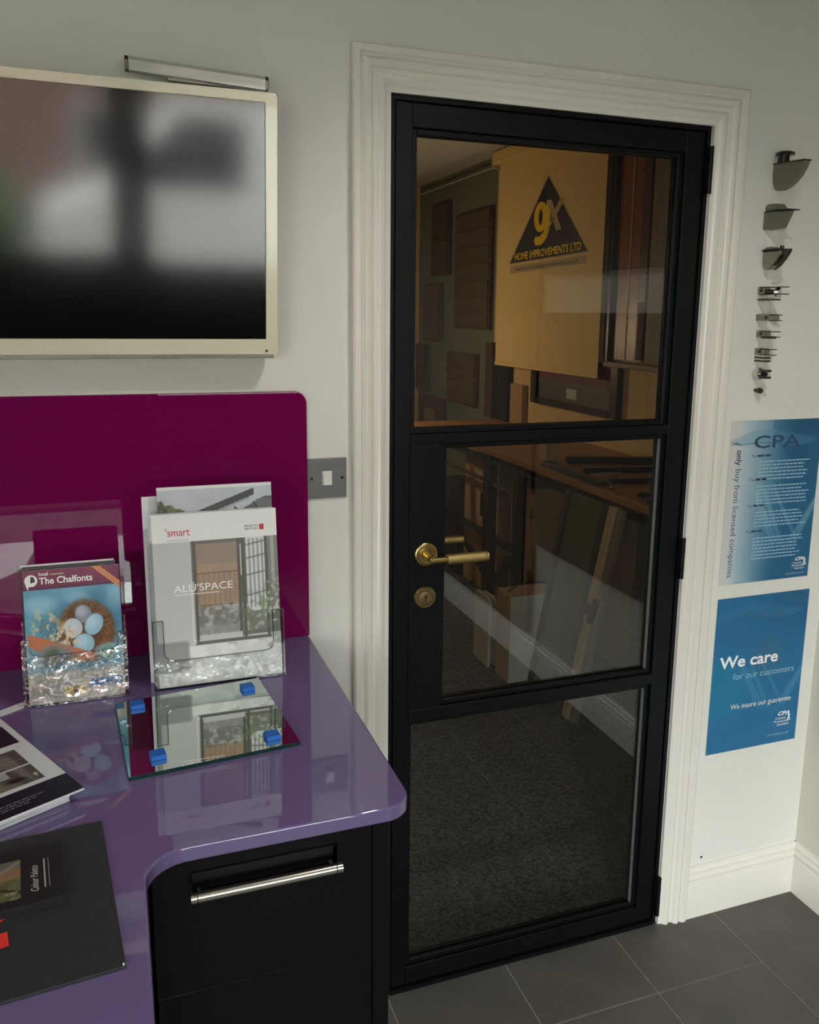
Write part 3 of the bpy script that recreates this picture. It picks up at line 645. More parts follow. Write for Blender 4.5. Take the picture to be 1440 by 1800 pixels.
def smart(U, V):
    img = np.tile(np.array([198, 199, 198.]), (len(U), 1)); nz = vnoise(U, V, 12, 16, 9, 4)
    img += (nz-.5)[:, None]*14
    H = V
    put(img, rect(U, V, 0, .30, 0, .84), (196, 196, 194)); put(img, rect(U, V, 0, .30, 0, .84), (176, 177, 177), .4*1)
    put(img, rect(U, V, .30, 1, .26, .84), (104, 98, 90))
    # brown wall behind the glazing and pale grid on the right
    put(img, rect(U, V, .34, .665, .44, .82), (150, 128, 108)); put(img, rect(U, V, .34, .665, .44, .82)*vnoise(U, V, 30, 6, 4), (190, 150, 120), .5)
    put(img, rect(U, V, .34, .66, .70, .82), (134, 122, 110), .6); put(img, rect(U, V, .34, .66, .44, .80)*(.5+.5*np.sin(U*150))*(V < .645), (120, 98, 80), .35)
    put(img, rect(U, V, .34, .92, .285, .445), (118, 116, 110)); put(img, rect(U, V, .34, .9, .285, .46)*sst(vnoise(U, V, 30, 44, 8), .42, .66), (184, 184, 180), .75)
    put(img, rect(U, V, .34, .66, .27, .33), (150, 148, 142), .7)
    put(img, rect(U, V, .735, .90, .40, .84), (206, 208, 208))
    for k in range(4): put(img, np.exp(-((U-.765-.035*k)/.006)**2)*rect(U, V, .73, .90, .42, .83), (100, 98, 92), .85)
    for zz in (.50, .62, .72, .80): put(img, np.exp(-((V-zz-.12*(U-.8))/.004)**2)*rect(U, V, .73, .90, .42, .84), (88, 86, 82), .9)
    for u0 in (.32, .675, .71, .905): put(img, rect(U, V, u0-.012, u0+.012, .235, .84), (84, 80, 74))
    for zz in (.645, .455): put(img, rect(U, V, .33, .67, zz-.004, zz+.004), (88, 74, 62))
    put(img, rect(U, V, .692, .700, .62, .8), (226, 226, 224))
    put(img, rect(U, V, .30, .92, .228, .248), (92, 88, 80)); put(img, rect(U, V, .34, .68, .25, .285), (192, 190, 186))
    put(img, rect(U, V, .92, 1, .26, .84), (122, 122, 116)); put(img, rect(U, V, .945, .97, .5, .84), (170, 172, 168), .8)
    pl = sst(vnoise(U, V, 34, 44, 31, 3), .45, .62)*(.55+.45*vnoise(U, V, 60, 80, 32))
    put(img, ell(U, V, .80, .38, .13, .13, .5)*pl, (104, 118, 84), .85); put(img, ell(U, V, .955, .44, .08, .17, .5)*pl, (100, 116, 82), .85)
    put(img, ell(U, V, .955, .47, .07, .14, .5)*sst(vnoise(U, V, 44, 50, 12), .56, .68), (204, 210, 192), .85)
    put(img, rect(U, V, 0, .30, 0, .84)*0, 0)
    # floor: bright with soft leaf shade, grey bench end at left
    put(img, rect(U, V, 0, 1, 0, .228), (206, 206, 202)); put(img, rect(U, V, 0, 1, 0, .22)*sst(vnoise(U, V, 9, 16, 77), .42, .62), (226, 226, 222), .8)
    put(img, rect(U, V, .55, 1, .1, .22)*sst(vnoise(U, V, 12, 22, 78), .55, .68), (140, 142, 132), .6)
    put(img, (1-sst(np.maximum(np.abs(U-.07)-.15, 0)**2+np.maximum(np.abs(V-.17)-.07, 0)**2*2, .0, .0016)), (138, 139, 138), .95)
    put(img, rect(U, V, .285, .31, .235, .60), (224, 224, 220), .6)
    put(img, rect(U, V, 0, 1, .84, 1), (228, 228, 226))
    return img
def brochure(name, label, du, dv, dn, w, h, parentless=True, cover=None, th_=.003, covermat='cover_gloss_white', group=None, res=(150, 200), pm='print_satin'):
    base = oA+uA*du+vA*dv+nA*dn; t = thing(name, label, 'brochure', base, group)
    G().obox(base, uA, vA, nA, 0, w, 0, h, -th_, -.0003).build('pages', 'page_edges', t)
    if cover is not None: painted('cover', base, uA*w, vA*h, res[0], res[1], cover, t, pm)
    else: G().obox(base, uA, vA, nA, 0, w, 0, h, -.0003, 0).build('cover', covermat, t)
    return t, base
bw, bh = .2265, .3195
def plaincover(U, V):
    img = np.tile(np.array([226, 226, 224.]), (len(U), 1)); put(img, rect(U, V, 0, 1, 0, .84), (168, 168, 166)); return img
f, fb = brochure('brochure', 'frontmost white A4 brochure with a garden-room photo in the large holder', .0085, .0030, -.0036, bw, bh, cover=smart)
for k, (lab) in enumerate(('white brochure directly behind the frontmost one, showing a thin left edge', 'second white brochure behind the front one in the large holder', 'third white brochure behind the front one, leftmost of the white edges')):
    brochure('brochure', lab, .0085-.0018*(k+1), .0030, -.0036-.0042*(k+1), bw, bh+.0006*k, cover=plaincover, res=(10, 60), group='white brochures in the large leaflet holder')
text("'smart", fb+uA*.024+vA*.2790, uA, vA, .0205, 'red_ink', f, bold=.004, width=.043)
G().obox(fb+uA*.026+vA*.2705, uA, vA, nA, 0, .038, 0, .0009, .0002, .0004).build('underline', 'sand_ink', f)
g = G().obox(fb+uA*.194+vA*.2805, uA, vA, nA, 0, .0085, 0, .0105, .0002, .0004); g.build('red_mark', 'red_ink', f)
text('MADE IN', fb+uA*.191+vA*.2870, uA, vA, .0050, 'dim_ink', f, align='RIGHT', bold=.02, width=.024)
text('BRITAIN', fb+uA*.191+vA*.2815, uA, vA, .0050, 'dim_ink', f, align='RIGHT', bold=.02, width=.024)
text("ALU'SPACE", fb+uA*.034+vA*.1745, uA, vA, .0195, 'white_ink', f, width=.106)
G().obox(fb+uA*.036+vA*.1690, uA, vA, nA, 0, .080, 0, .0012, .0002, .0004).build('subtitle_line', 'pale_ink', f)
def skycover(U, V):
    img = np.array([176, 180, 190.])+(V[:, None]-.85)*np.array([120, 118, 110.])*.6+(vnoise(U, V, 5, 9, 2)-.5)[:, None]*22
    tree = (V < .945-.30*U-.05*vnoise(U, V, 14, 14, 6)+.02).astype(float)*rect(U, V, 0, .27, 0, 1)
    put(img, tree, (66, 76, 50)); put(img, tree*sst(vnoise(U, V, 30, 40, 15), .5, .62), (104, 116, 74), .8)
    put(img, rect(U, V, 0, 1, 0, .825+.0*U), (92, 92, 94)); put(img, ((V < .865-.12*U)).astype(float)*rect(U, V, 0, .3, 0, 1), (108, 104, 102))
    d = V-(.815+.145*(U-.15)/.70); put(img, (np.abs(d) < .018).astype(float)*rect(U, V, .12, .84, 0, 1), (48, 50, 54)); put(img, (np.abs(d+.024) < .005).astype(float)*rect(U, V, .2, .80, 0, 1), (140, 146, 150), .8)
    put(img, ((V < .80+.30*(U-.5)) & (U > .66)).astype(float)*(V < .93), (70, 72, 74)); put(img, rect(U, V, .86, 1, .80, .915), (88, 92, 94))
    put(img, (np.abs(V-(.86-.6*(U-.70))) < .006).astype(float)*rect(U, V, .66, .78, .8, .93), (30, 30, 34)); put(img, (np.abs(V-(.88-.9*(U-.86))) < .007).astype(float)*rect(U, V, .83, .93, .8, .95), (34, 34, 36))
    put(img, rect(U, V, 0, 1, .985, 1), (226, 226, 228)); return img
brochure('brochure', 'taller brochure with a grey sky and roof-beam photo behind the white ones', .0215, .0030, -.0225, .210, .3680, cover=skycover, res=(110, 420), th_=.004)
brochure('brochure', 'glossy pale brochure sticking out at far left behind the sky brochure', -.0050, .0020, -.0450, .200, .3520, cover=None, th_=.003)
brochure('brochure', 'black-covered brochure between the white ones and the sky brochure', .0032, .0030, -.0196, bw-.004, bh-.002, cover=None, covermat='black_card', th_=.0025)

# small holder with village magazines
tB = math.atan2(.03, .20)
hB, FB_ = leaflet_holder('leaflet_holder', 'small clear acrylic leaflet holder with crinkled glints and magazines', (-.7260, -.1985, WZ+.0012), .1735, .030, .150, .118, .088, .013, tB, (-.64, -.18, WZ), 'crinkled_acrylic')
oB, uB, vB, nB = FB_
def chalf(U, V):
    img = np.array([104, 164, 190.])+(vnoise(U, V, 4, 5, 21)-.5)[:, None]*50; asp = 1.4
    put(img, ell(U, V, .16, .74, .16, .07, .5), (156, 200, 220), .7); put(img, ell(U, V, .55, .77, .12, .05, .4), (168, 206, 224), .5); put(img, ell(U, V, .93, .74, .07, .09, .4), (160, 200, 216), .6)
    put(img, ell(U, V, .62, .50, .46, .36, .4, .3, asp), (60, 100, 130), .55)
    r = ell(U, V, .63, .515, .295, .33, .12, .25, asp); ang = np.arctan2((V-.515)*asp, U-.63)
    st = .5+.5*np.sin(ang*46+vnoise(U, V, 24, 24, 5)*16); put(img, r, (116, 84, 60)); put(img, r*st, (158, 118, 78), .5); put(img, r*(vnoise(U, V, 50, 60, 3) > .55), (84, 58, 44), .5)
    put(img, ell(U, V, .60, .53, .19, .22, .2, .25, asp), (96, 66, 50), .8)
    for cu, cv, a, b, ro, c in ((.60, .645, .090, .100, .2, (140, 144, 158)), (.485, .545, .104, .110, 0, (196, 200, 206)), (.705, .560, .096, .124, -.5, (150, 192, 212)), (.59, .420, .114, .110, .1, (144, 188, 208))):
        e = ell(U, V, cu, cv, a, b, .06, ro, asp); put(img, e, (92, 86, 90)); put(img, ell(U, V, cu, cv, a*.95, b*.95, .06, ro, asp), c); put(img, ell(U, V, cu-.02, cv+.02, a*.6, b*.6, .6, ro, asp), (214, 228, 236), .5)
    fl = sst(vnoise(U, V, 26, 34, 40, 2), .52, .62); put(img, ell(U, V, .20, .59, .14, .12, .5)*fl, (210, 200, 164), .9); put(img, ell(U, V, .40, .46, .14, .12, .5)*fl, (226, 204, 176), .95); put(img, ell(U, V, .24, .50, .22, .16, .5)*(vnoise(U, V, 40, 50, 41) > .56), (120, 112, 86), .5)
    tri = ((V < .50-.28*(U-.14)*1.0) & (V > .30) & (V > .46-1.3*(U+.02)) & (V > .52-.62*(U+.1))).astype(float)*rect(U, V, .02, .70, .24, .52)
    put(img, tri, (190, 118, 84)); put(img, ell(U, V, .27, .33, .20, .10, .4), (108, 138, 156), .8); put(img, ell(U, V, .26, .34, .08, .07, .4), (74, 96, 70), .8)
    put(img, 1-sst(V, .20, .26), (196, 172, 156), .8); put(img, (1-sst(V, .20, .30))*sst(vnoise(U, V, 8, 10, 55), .45, .6), (212, 208, 200), .7)
    put(img, rect(U, V, .63, .98, .09, .15), (60, 112, 164)); put(img, rect(U, V, .37, .58, .045, .105), (206, 186, 96)); put(img, rect(U, V, .46, .50, .05, .10), (120, 80, 140), .8)
    put(img, ell(U, V, .84, .345, .14, .09, .2, 0, asp), (126, 176, 180), .8); put(img, ell(U, V, .84, .33, .10, .05, .3), (90, 150, 120), .5)
    put(img, rect(U, V, 0, 1, .875-.0, 1), (112, 32, 74)); put(img, rect(U, V, 0, 1, .853, .875), (78, 30, 70))
    put(img, (np.abs((V-1)-(-.21/.34)*(U-.72)-.02) < .026).astype(float)*rect(U, V, .60, 1, .74, 1), (214, 140, 92)); put(img, (np.abs((V-1)-(-.21/.34)*(U-.72)-.02) < .004)*rect(U, V, .60, 1, .76, 1), (150, 84, 54), .7)
    return img
mw, mh = .1585, .2360
base = oB+uB*.0085+vB*.0030+nB*-.0034
mg = thing('magazine', 'front village magazine with blue eggs in a nest, titled The Chalfonts', 'magazine', base)
G().obox(base, uB, vB, nB, 0, mw, 0, mh, -.0035, -.0003).build('pages', 'page_edges', mg)
painted('cover', base, uB*mw, vB*mh, 150, 210, chalf, mg, 'print_gloss')
text('The Chalfonts', base+uB*.0265+vB*.2115, uB, vB, .0165, 'white_ink', mg, bold=.02, width=.0870)
text('local', base+uB*.0265+vB*.2265, uB, vB, .0085, 'pale_ink', mg, bold=.02); G().obox(base+uB*.045+vB*.2268, uB, vB, nB, 0, .022, 0, .0022, .0002, .0004).build('strapline', 'sand_ink', mg)
g = G(); cpt = [(math.cos(a)*.0105, math.sin(a)*.0105) for a in np.radians(np.arange(-110, 220, 20))]+[(-.006, -.017)]
g.prism(cpt, base+uB*.0135+vB*.2185, uB, vB, nB, .0002, .0004); g.build('round_badge', 'white_ink', mg)
g = G().prism([(-.002, -.004), (.006, -.002), (.004, .006), (-.001, .008)], base+uB*.0145+vB*.2185, uB, vB, nB, .0004, .0006); g.build('badge_mark', 'navy_cover', mg)
for k in range(4):
    b2 = oB+uB*(.0045 if k % 2 else .007)+vB*(.0035+.0012*k)+nB*(-.0075-.0045*k)
    m2 = thing('magazine', ('first', 'second', 'third', 'rearmost pale-covered')[k]+' spare village magazine behind the front one', 'magazine', b2, 'magazines stacked behind the front one')
    G().obox(b2, uB, vB, nB, 0, mw-.004, 0, mh+.0015*k, -.0035, -.0003).build('pages', 'page_edges', m2)
    G().obox(b2, uB, vB, nB, 0, mw-.004, 0, mh+.0015*k, -.0003, 0).build('cover', 'navy_cover' if k < 3 else 'cover_gloss_white', m2)

# mirror sample tile with blue foam pads
MK = [(-.577, -.236), (-.322, -.207), (-.2975, -.4745), (-.5600, -.5000)]
mt = thing('mirror_tile', 'square mirrored glass sample lying on the worktop in front of holders', 'mirror', (-.44, -.355, WZ))
G().prism(MK, (0, 0, 0), (1, 0, 0), (0, 1, 0), (0, 0, 1), WZ, WZ+.0055).build('glass_edge', 'green_glass_edge', mt)
cxm = sum(p[0] for p in MK)/4; cym = sum(p[1] for p in MK)/4
ins = [(cxm+(p[0]-cxm)*.997, cym+(p[1]-cym)*.997) for p in MK]
G().prism(ins, (0, 0, 0), (1, 0, 0), (0, 1, 0), (0, 0, 1), WZ+.0056, WZ+.0060).build('mirror_face', 'mirror_silver', mt)
for lab, (x, y) in (('far left', (-.541, -.262)), ('far right', (-.349, -.251)), ('near right', (-.338, -.446)), ('near left', (-.516, -.452))):
    G().obox((x, y, WZ+.0061), (.993, .11, 0), (-.11, .993, 0), (0, 0, 1), -.0115, .0115, -.012, .012, 0, .0075).build('foam_pad', 'blue_foam', None, bevel=.0008, segs=1,
        label='blue foam pad on the %s corner of the mirror tile' % lab, cat='pad', group='blue foam pads on the mirror tile')

# magazine pile at the left edge
a_ = Vector((-.454, .891, 0)); b_ = Vector((-.891, -.454, 0))
def pile_mag(K, z, rot, label, style, th_=.004, aw=.297, bw_=.21):
    R = Matrix.Rotation(rot, 3, 'Z'); a, b = R @ a_, R @ b_; K = Vector((K[0], K[1], z)); n = Vector((0, 0, 1))
    t = thing('brochure', label, 'brochure', K, 'pile of brochures at the left edge')
    G().obox(K, b, a, n, 0, bw_, 0, aw, 0, th_-.0004).build('pages', 'page_edges', t)
    if style == 'cover':
        def cov(U, V):  # U runs along b (leftwards), V along a
            U = 1-U
            img = np.tile(np.array([206, 206, 204.]), (len(U), 1))
            s_ = U   # distance from the right edge
            put(img, rect(s_, V, 0, 1, 0, .19), (13, 17, 32))
            put(img, rect(s_, V, .12, 1, .225, .60), (112, 106, 94)); put(img, rect(s_, V, .12, 1, .225, .60)*sst(vnoise(U, V, 14, 6, 6), .35, .6), (66, 62, 55), .8)
            put(img, rect(s_, V, .30, .52, .33, .41), (176, 176, 172), .8); put(img, rect(s_, V, .12, 1, .405, .413), (206, 206, 204))
            put(img, rect(s_, V, .14, .9, .48, .57)*sst(vnoise(U, V, 5, 9, 16), .4, .6), (170, 170, 164), .8); put(img, ell(s_, V, .28, .29, .06, .02, .4), (28, 24, 22)); put(img, ell(s_, V, .15, .29, .012, .02, .4), (214, 196, 160), .8)
            put(img, rect(s_, V, .05, 1, .66, .9), (14, 16, 28)); put(img, rect(s_, V, .35, 1, .63, .635), (120, 120, 120))
            return img
        o = K+b*bw_; painted('cover', o+Vector((0, 0, th_)), -b*bw_, a*aw, 120, 170, cov, t, 'print_satin')
        rr = random.Random(5); g = G()
        for row in (.030, .024, .018):
            x = .045+(.03-row)*2
            while x < .20:
                wd = rr.uniform(.004, .010); g.obox(K+Vector((0, 0, th_)), b, a, n, x, x+wd, row-.001, row+.001, .0002, .0004); x += wd+.002
        g.build('small_print', 'dim_ink', t, kind='stuff')
    else:
        G().obox(K, b, a, n, 0, bw_, 0, aw, th_-.0004, th_).build('cover', style, t)
    return t
z = WZ+.0003
specs = [((-.640, -.528), .02, 'lowest brochure of the pile at the left edge', 'paper_white'), ((-.641, -.531), -.03, 'second brochure from the bottom of the left pile', 'paper_white'),
         ((-.639, -.5335), .01, 'third brochure from the bottom of the left pile', 'paper_white'), ((-.642, -.535), -.02, 'brochure just under the top one in the left pile', 'cover_gloss_white')]
for K, rot, lab, st in specs: pile_mag(K, z, rot, lab, st); z += .0045
pile_mag((-.6195, -.5360), z, 0, 'top brochure of the left pile, white with navy band and room photo', 'cover', .0035)
pile_mag((-.7190, -.1860), WZ+.0003+.0, .16, 'grey-bordered brochure showing a corner behind the left pile', 'paper_white', .0018, .02, .12)

# black folder and booklet
FK = [(-.5965, -.598), (-.5700, -.8850), (-.7900, -.9050), (-.8100, -.611)]
fo = thing('folder', 'large black card folder lying on the worktop at bottom left', 'folder', (-.69, -.75, WZ))
G().prism(FK, (0, 0, 0), (1, 0, 0), (0, 1, 0), (0, 0, 1), WZ, WZ+.0035).build('board', 'black_card', fo, bevel=.0006, segs=1)
G().box(-.5735, -.5715, -.8835, -.8805, WZ+.0035, WZ+.0042).build('worn_corner', 'paper_white', fo)
e1 = (Vector(FK[1])-Vector(FK[0])).normalized(); e2 = Vector((e1[1], -e1[0]))
g = G()
O = Vector((-.700, -.762, WZ+.0037)); gx, gy = Vector((-e2[0], -e2[1], 0)), Vector((-e1[0], -e1[1], 0))
for q in ([(-.030, .0), (.009, .002), (-.01, -.014), (-.03, -.01)], [(-.03, -.030), (.004, -.028), (.006, -.052), (-.03, -.056)]):
    g.prism(q, O, Vector((1, .09, 0)).normalized(), Vector((-.09, 1, 0)).normalized(), (0, 0, 1), 0, .0003)
g.build('red_print', 'flag_red', fo, label='red printed marks at the left edge')
bk = thing('booklet', 'small black booklet with timber photo and handwritten title on the folder', 'booklet', (-.71, -.71, WZ+.004))
ru = Vector((1, .10, 0)).normalized(); rv = Vector((-.10, 1, 0)).normalized(); BO = Vector((-.634, -.7600, WZ+.0037)); BZ = .0115
G().obox(BO, ru, rv, (0, 0, 1), -.148, 0, 0, .110, 0, BZ-.001).build('pages', 'black_booklet', bk)
G().obox(BO, ru, rv, (0, 0, 1), -.149, .001, -.001, .111, BZ-.001, BZ).build('cover', 'black_booklet', bk, bevel=.0004, segs=1)
def timber(U, V):
    img = np.array([84, 88, 56.])+(vnoise(U, V, 8, 8, 3)-.5)[:, None]*60
    put(img, sst(V, .45, .55), (126, 100, 72)); put(img, ((V > .35+.5*U) & (V < .62+.4*U)).astype(float)*rect(U, V, .2, 1, .3, 1), (150, 104, 66)); put(img, ((V > .72+.2*(U-.5))).astype(float), (84, 92, 90), .8)
    put(img, (np.abs(V-(.35+.75*(U-.2))) < .05).astype(float), (128, 118, 108), .8); put(img, (np.abs(V-(.66-.5*U)) < .03).astype(float), (44, 34, 26), .8)
    put(img, (V < .2)*sst(vnoise(U, V, 16, 12, 8), .45, .6), (146, 152, 118), .9); return img
painted('photo', BO+ru*-.125+rv*.014+Vector((0, 0, BZ+.0002)), ru*.078, rv*.078, 60, 60, timber, bk, 'print_satin')
text('Colour Palette', BO+ru*-.028+rv*.020+Vector((0, 0, BZ+.0002)), rv, -ru, .0120, 'grey_ink', bk, shear=.35, bold=.01, width=.052)
for d, wd, m_ in ((-.0215, .0016, 'grey_ink'), (-.0165, .0012, 'dim_ink')):
    G().obox(BO+Vector((0, 0, BZ)), ru, rv, (0, 0, 1), d, d+wd, .024, .082, .0001, .0004).build('printed_line', m_, bk)

# ------------------------------------------------------------------ things in the workshop
# roller blind with company triangle
bl = thing('roller_blind', 'cream roller blind with a dark triangle logo hanging behind the glass', 'blind', (1.93, 2.97, 1.315))
G().box(1.920, 1.9215, 2.305, 3.630, 1.335, 2.64).build('cloth', 'blind_cloth', bl)
G().box(1.915, 1.9265, 2.303, 3.632, 1.315, 1.336).build('bottom_bar', 'blind_cloth', bl, bevel=.003)
G().box(1.900, 1.998, 2.10, 3.715, 2.630, 2.712).build('cassette', 'blind_cloth', bl, bevel=.008)
g = G().lathe([(.052, 0), (.052, .008), (.03, .012)], (1.948, 3.715, 2.655), (0, 1, 0), 24); g.build('end_bracket', 'white_plastic', bl)
NY, UZ = Vector((0, -1, 0)), Vector((0, 0, 1)); BX = 1.9196
G().prism([(-3.460, 1.972), (-2.450, 1.992), (-2.949, 2.468)], (BX, 0, 0), NY, UZ, (-1, 0, 0), 0, .0004).build('triangle_border', 'sand_ink', bl)
G().prism([(-3.440, 1.980), (-2.468, 1.999), (-2.950, 2.455)], (BX, 0, 0), NY, UZ, (-1, 0, 0), .0004, .0008).build('triangle', 'triangle_ink', bl)
# hand-shaped g and x letters
def ring(cx, cy, a, b, a2, b2, n_=28):
    vs = []; 
    for t in np.linspace(0, 2*math.pi, n_, endpoint=False): vs.append((cx+a*math.cos(t), cy+b*math.sin(t)))
    for t in np.linspace(0, 2*math.pi, n_, endpoint=False): vs.append((cx+a2*math.cos(t), cy+b2*math.sin(t)))
    return vs, [(i, (i+1) % n_, n_+(i+1) % n_, n_+i) for i in range(n_)]
g = G(); vs, fs = ring(-3.030, 2.232, .088, .088, .026, .046)
g.add([(BX-.0011, -a, b) for a, b in vs], fs)
st = [(-2.958, 2.318), (-2.905, 2.318), (-2.915, 2.15), (-2.945, 2.105), (-3.010, 2.068), (-3.085, 2.070), (-3.110, 2.095), (-3.095, 2.122), (-3.040, 2.118), (-2.990, 2.140), (-2.965, 2.180)]
g.prism(st, (BX, 0, 0), NY, UZ, (-1, 0, 0), .0009, .0012); g.build('letter_g', 'yellow_ink', bl)
g = G(); g.prism([(-2.955, 2.312), (-2.895, 2.312), (-2.768, 2.138), (-2.832, 2.138)], (BX, 0, 0), NY, UZ, (-1, 0, 0), .0012, .0014)
g.prism([(-2.795, 2.316), (-2.735, 2.312), (-2.868, 2.190), (-2.900, 2.215)], (BX, 0, 0), NY, UZ, (-1, 0, 0), .0012, .0015)
g.prism([(-2.850, 2.225), (-2.880, 2.190), (-2.935, 2.140), (-2.925, 2.180)], (BX, 0, 0), NY, UZ, (-1, 0, 0), .0012, .0015); g.build('letter_x', 'sand_ink', bl)
bu = Vector((0, -1, .019)).normalized()
text('HOME IMPROVEMENTS LTD', (BX-.0009, 3.370, 1.995), bu, UZ, .062, 'yellow_ink', bl, width=.835, bold=.02)
G().prism([(-3.430, 1.915), (-2.470, 1.935), (-2.470, 1.978), (-3.430, 1.963)], (BX, 0, 0), NY, UZ, (-1, 0, 0), 0, .0003).build('address_strip', 'sand_ink', bl)
text('www.gxhomeimprovements.co.uk', (BX-.0006, 3.360, 1.928), bu, UZ, .036, 'dark_ink', bl, width=.80)
# tall samples on the right wall between the blind and the door
def sample(name, label, y0, y1, z0, z1, m_, depth=.03, x=FR, cat='sample', **kw):
    t = thing(name, label, cat, (x-depth/2, (y0+y1)/2, z0), kw.get('group'))
    G().box(x-depth, x-.0008, y0, y1, z0, z1).build('board', m_, t, bevel=.003, segs=1); return t
sample('door_sample', 'narrow black sample board beside the near edge of the blind', 2.255, 2.300, 1.40, 2.62, 'dark_frame', .055)
t = sample('door_sample', 'reddish wood-grained sample board with pale edge line beside the blind', 2.035, 2.245, 1.42, 2.62, 'red_wood', .030)
G().box(FR-.034, FR-.030, 2.120, 2.128, 1.42, 2.62).build('pale_line', 'sand_ink', t)
t = sample('door_sample', 'dark red ribbed sample board beside the grey one', 1.965, 2.030, 1.42, 2.62, 'dark_red', .034)
for k in range(4): G().box(FR-.037, FR-.034, 1.972+.014*k, 1.977+.014*k, 1.43, 1.72).build('rib', 'maroon_mat', t)
sample('door_sample', 'plain grey-brown sample board at the right edge of the top pane', 1.62, 1.955, 1.42, 2.62, 'grey_board', .030)
G().box(1.93, FR-.001, 1.60, 2.27, 1.385, 1.412).build('sample_rail', 'taupe_board', None, bevel=.003, label='ledge under the red and grey sample boards', cat='shelf')
t = thing('framed_panel', 'black framed panel with maroon top and grey lower half below the blind', 'picture frame', (1.975, 2.66, 1.105))
g = G().box(1.958, 1.9985, 2.165, 2.235, 1.105, 1.40).box(1.958, 1.9985, 3.085, 3.165, 1.105, 1.40).box(1.958, 1.9985, 2.235, 3.085, 1.105, 1.145).box(1.958, 1.9985, 2.235, 3.085, 1.375, 1.40)
g.build('frame', 'dark_frame', t, bevel=.002, segs=1)
G().box(1.975, 1.9985, 2.235, 3.085, 1.145, 1.262).build('lower_panel', 'slate_mat', t); G().box(1.975, 1.9985, 2.235, 3.085, 1.262, 1.375).build('upper_panel', 'maroon_mat', t)
G().box(1.973, 1.975, 2.610, 2.725, 1.168, 1.226).build('paper_label', 'grey_ink', t)
# sample panels on the far stretch of the wall
def panel(label, y0, y1, z0, z1, m_, slats=0, knob=False):
    t = thing('cladding_sample', label, 'sample', (FR-.02, (y0+y1)/2, z0))
    G().box(FR-.035, FR-.0008, y0, y1, z0, z1).build('backing', m_, t, bevel=.003, segs=1)
    for k in range(slats):
        h = (z1-z0)/slats; G().box(FR-.047, FR-.035, y0+.01, y1-.01, z0+k*h+.012, z0+(k+1)*h-.012).build('slat', m_, t, bevel=.004, segs=1)
    if knob:
        G().obox((FR-.036, (y0+y1)/2, (z0+z1)/2-.02), (0, 1, 0), (0, 0, 1), (-1, 0, 0), -.12, .12, -.09, .09, 0, .01).build('label_plate', 'grey_board', t)
    return t
panel('large dark slatted cladding panel between the blind and the far wall', 3.86, 4.50, 1.545, 2.39, 'brown_board', 7)
panel('tall dark board in the top left of the upper pane', 4.66, 5.02, 1.96, 2.52, 'dark_oak', 2)
panel('square brown board below the tall one in the upper pane', 4.82, 5.20, 1.43, 1.90, 'brown_board', 2)
panel('half-hidden brown board against the far wall at left of the upper pane', 5.12, 5.38, 1.00, 1.40, 'dark_oak', 2)
panel('brown four-slat board above the workbench end', 4.07, 4.64, .975, 1.365, 'brown_board', 4)
panel('low dark board with a pale oval plate at the bottom left of the upper pane', 4.72, 5.30, .62, .97, 'dark_oak', 0, True)
G().box(1.955, FR-.001, 3.50, 3.66, .935, 1.60).build('black_post', 'black_steel', None, bevel=.002, label='black upright post on the bench below the far edge of the blind', cat='post')
G().box(1.94, FR-.001, 3.72, 3.84, .935, 1.46).build('timber_offcut', 'dark_oak', None, bevel=.002, label='dark timber offcut standing left of the black post', cat='timber')
G().box(1.96, FR-.001, 3.28, 3.46, .935, 1.20).build('cardboard_tube', 'cardboard', None, bevel=.002, label='tan cardboard upright beside the black post', cat='cardboard')
# curtain rail running under the ceiling behind the blind
G().cyl((1.93, 3.74, 2.625), (1.93, 5.3, 2.625), .006, 10).build('picture_rail', 'grey_ink', None, label='thin pale rail running along the wall near the ceiling', cat='rail')
# workbench: butcher-block top on black steel trestle legs
wb = thing('workbench', 'long oak-topped workbench on black steel legs along the workshop wall', 'workbench', (1.68, 2.1, 0))
for k in range(6):
    x0 = 1.36+k*.1058; G().box(x0+.0006, x0+.1052, .62, 3.70, .8970, .9320).build('top_stave', 'oak_board', wb, bevel=.0012, segs=1)
for (x0, x1) in ((1.395, 1.445), (1.90, 1.95)):
    for (y0, y1) in ((.70, .75), (2.165, 2.225), (2.525, 2.605), (3.60, 3.65)):
        G().box(x0, x1, y0, y1, 0, .8965).build('leg', 'black_steel', wb)
for y in (.725, 2.195, 2.565, 3.625): G().box(1.445, 1.90, y-.02, y+.02, .84, .88).build('cross_rail', 'black_steel', wb)
G().box(1.40, 1.44, .75, 3.6, .835, .855).build('front_rail', 'black_steel', wb); G().box(1.405, 1.435, 2.225, 3.60, .715, .727).build('thin_rod', 'dark_oak', wb)
G().box(1.405, 1.44, 2.225, 3.60, .395, .425).build('lower_rail', 'black_steel', wb)
g = G().obox((1.42, 2.20, .395), (0, .78, -.62), (1, 0, 0), (0, .62, .78), 0, .55, -.012, .012, -.018, .018); g.build('brace', 'black_steel', wb)
g = G().obox((1.42, 2.57, .16), (0, .78, .30), (1, 0, 0), (0, -.36, .93), 0, .45, -.012, .012, -.016, .016); g.build('brace', 'black_steel', wb)
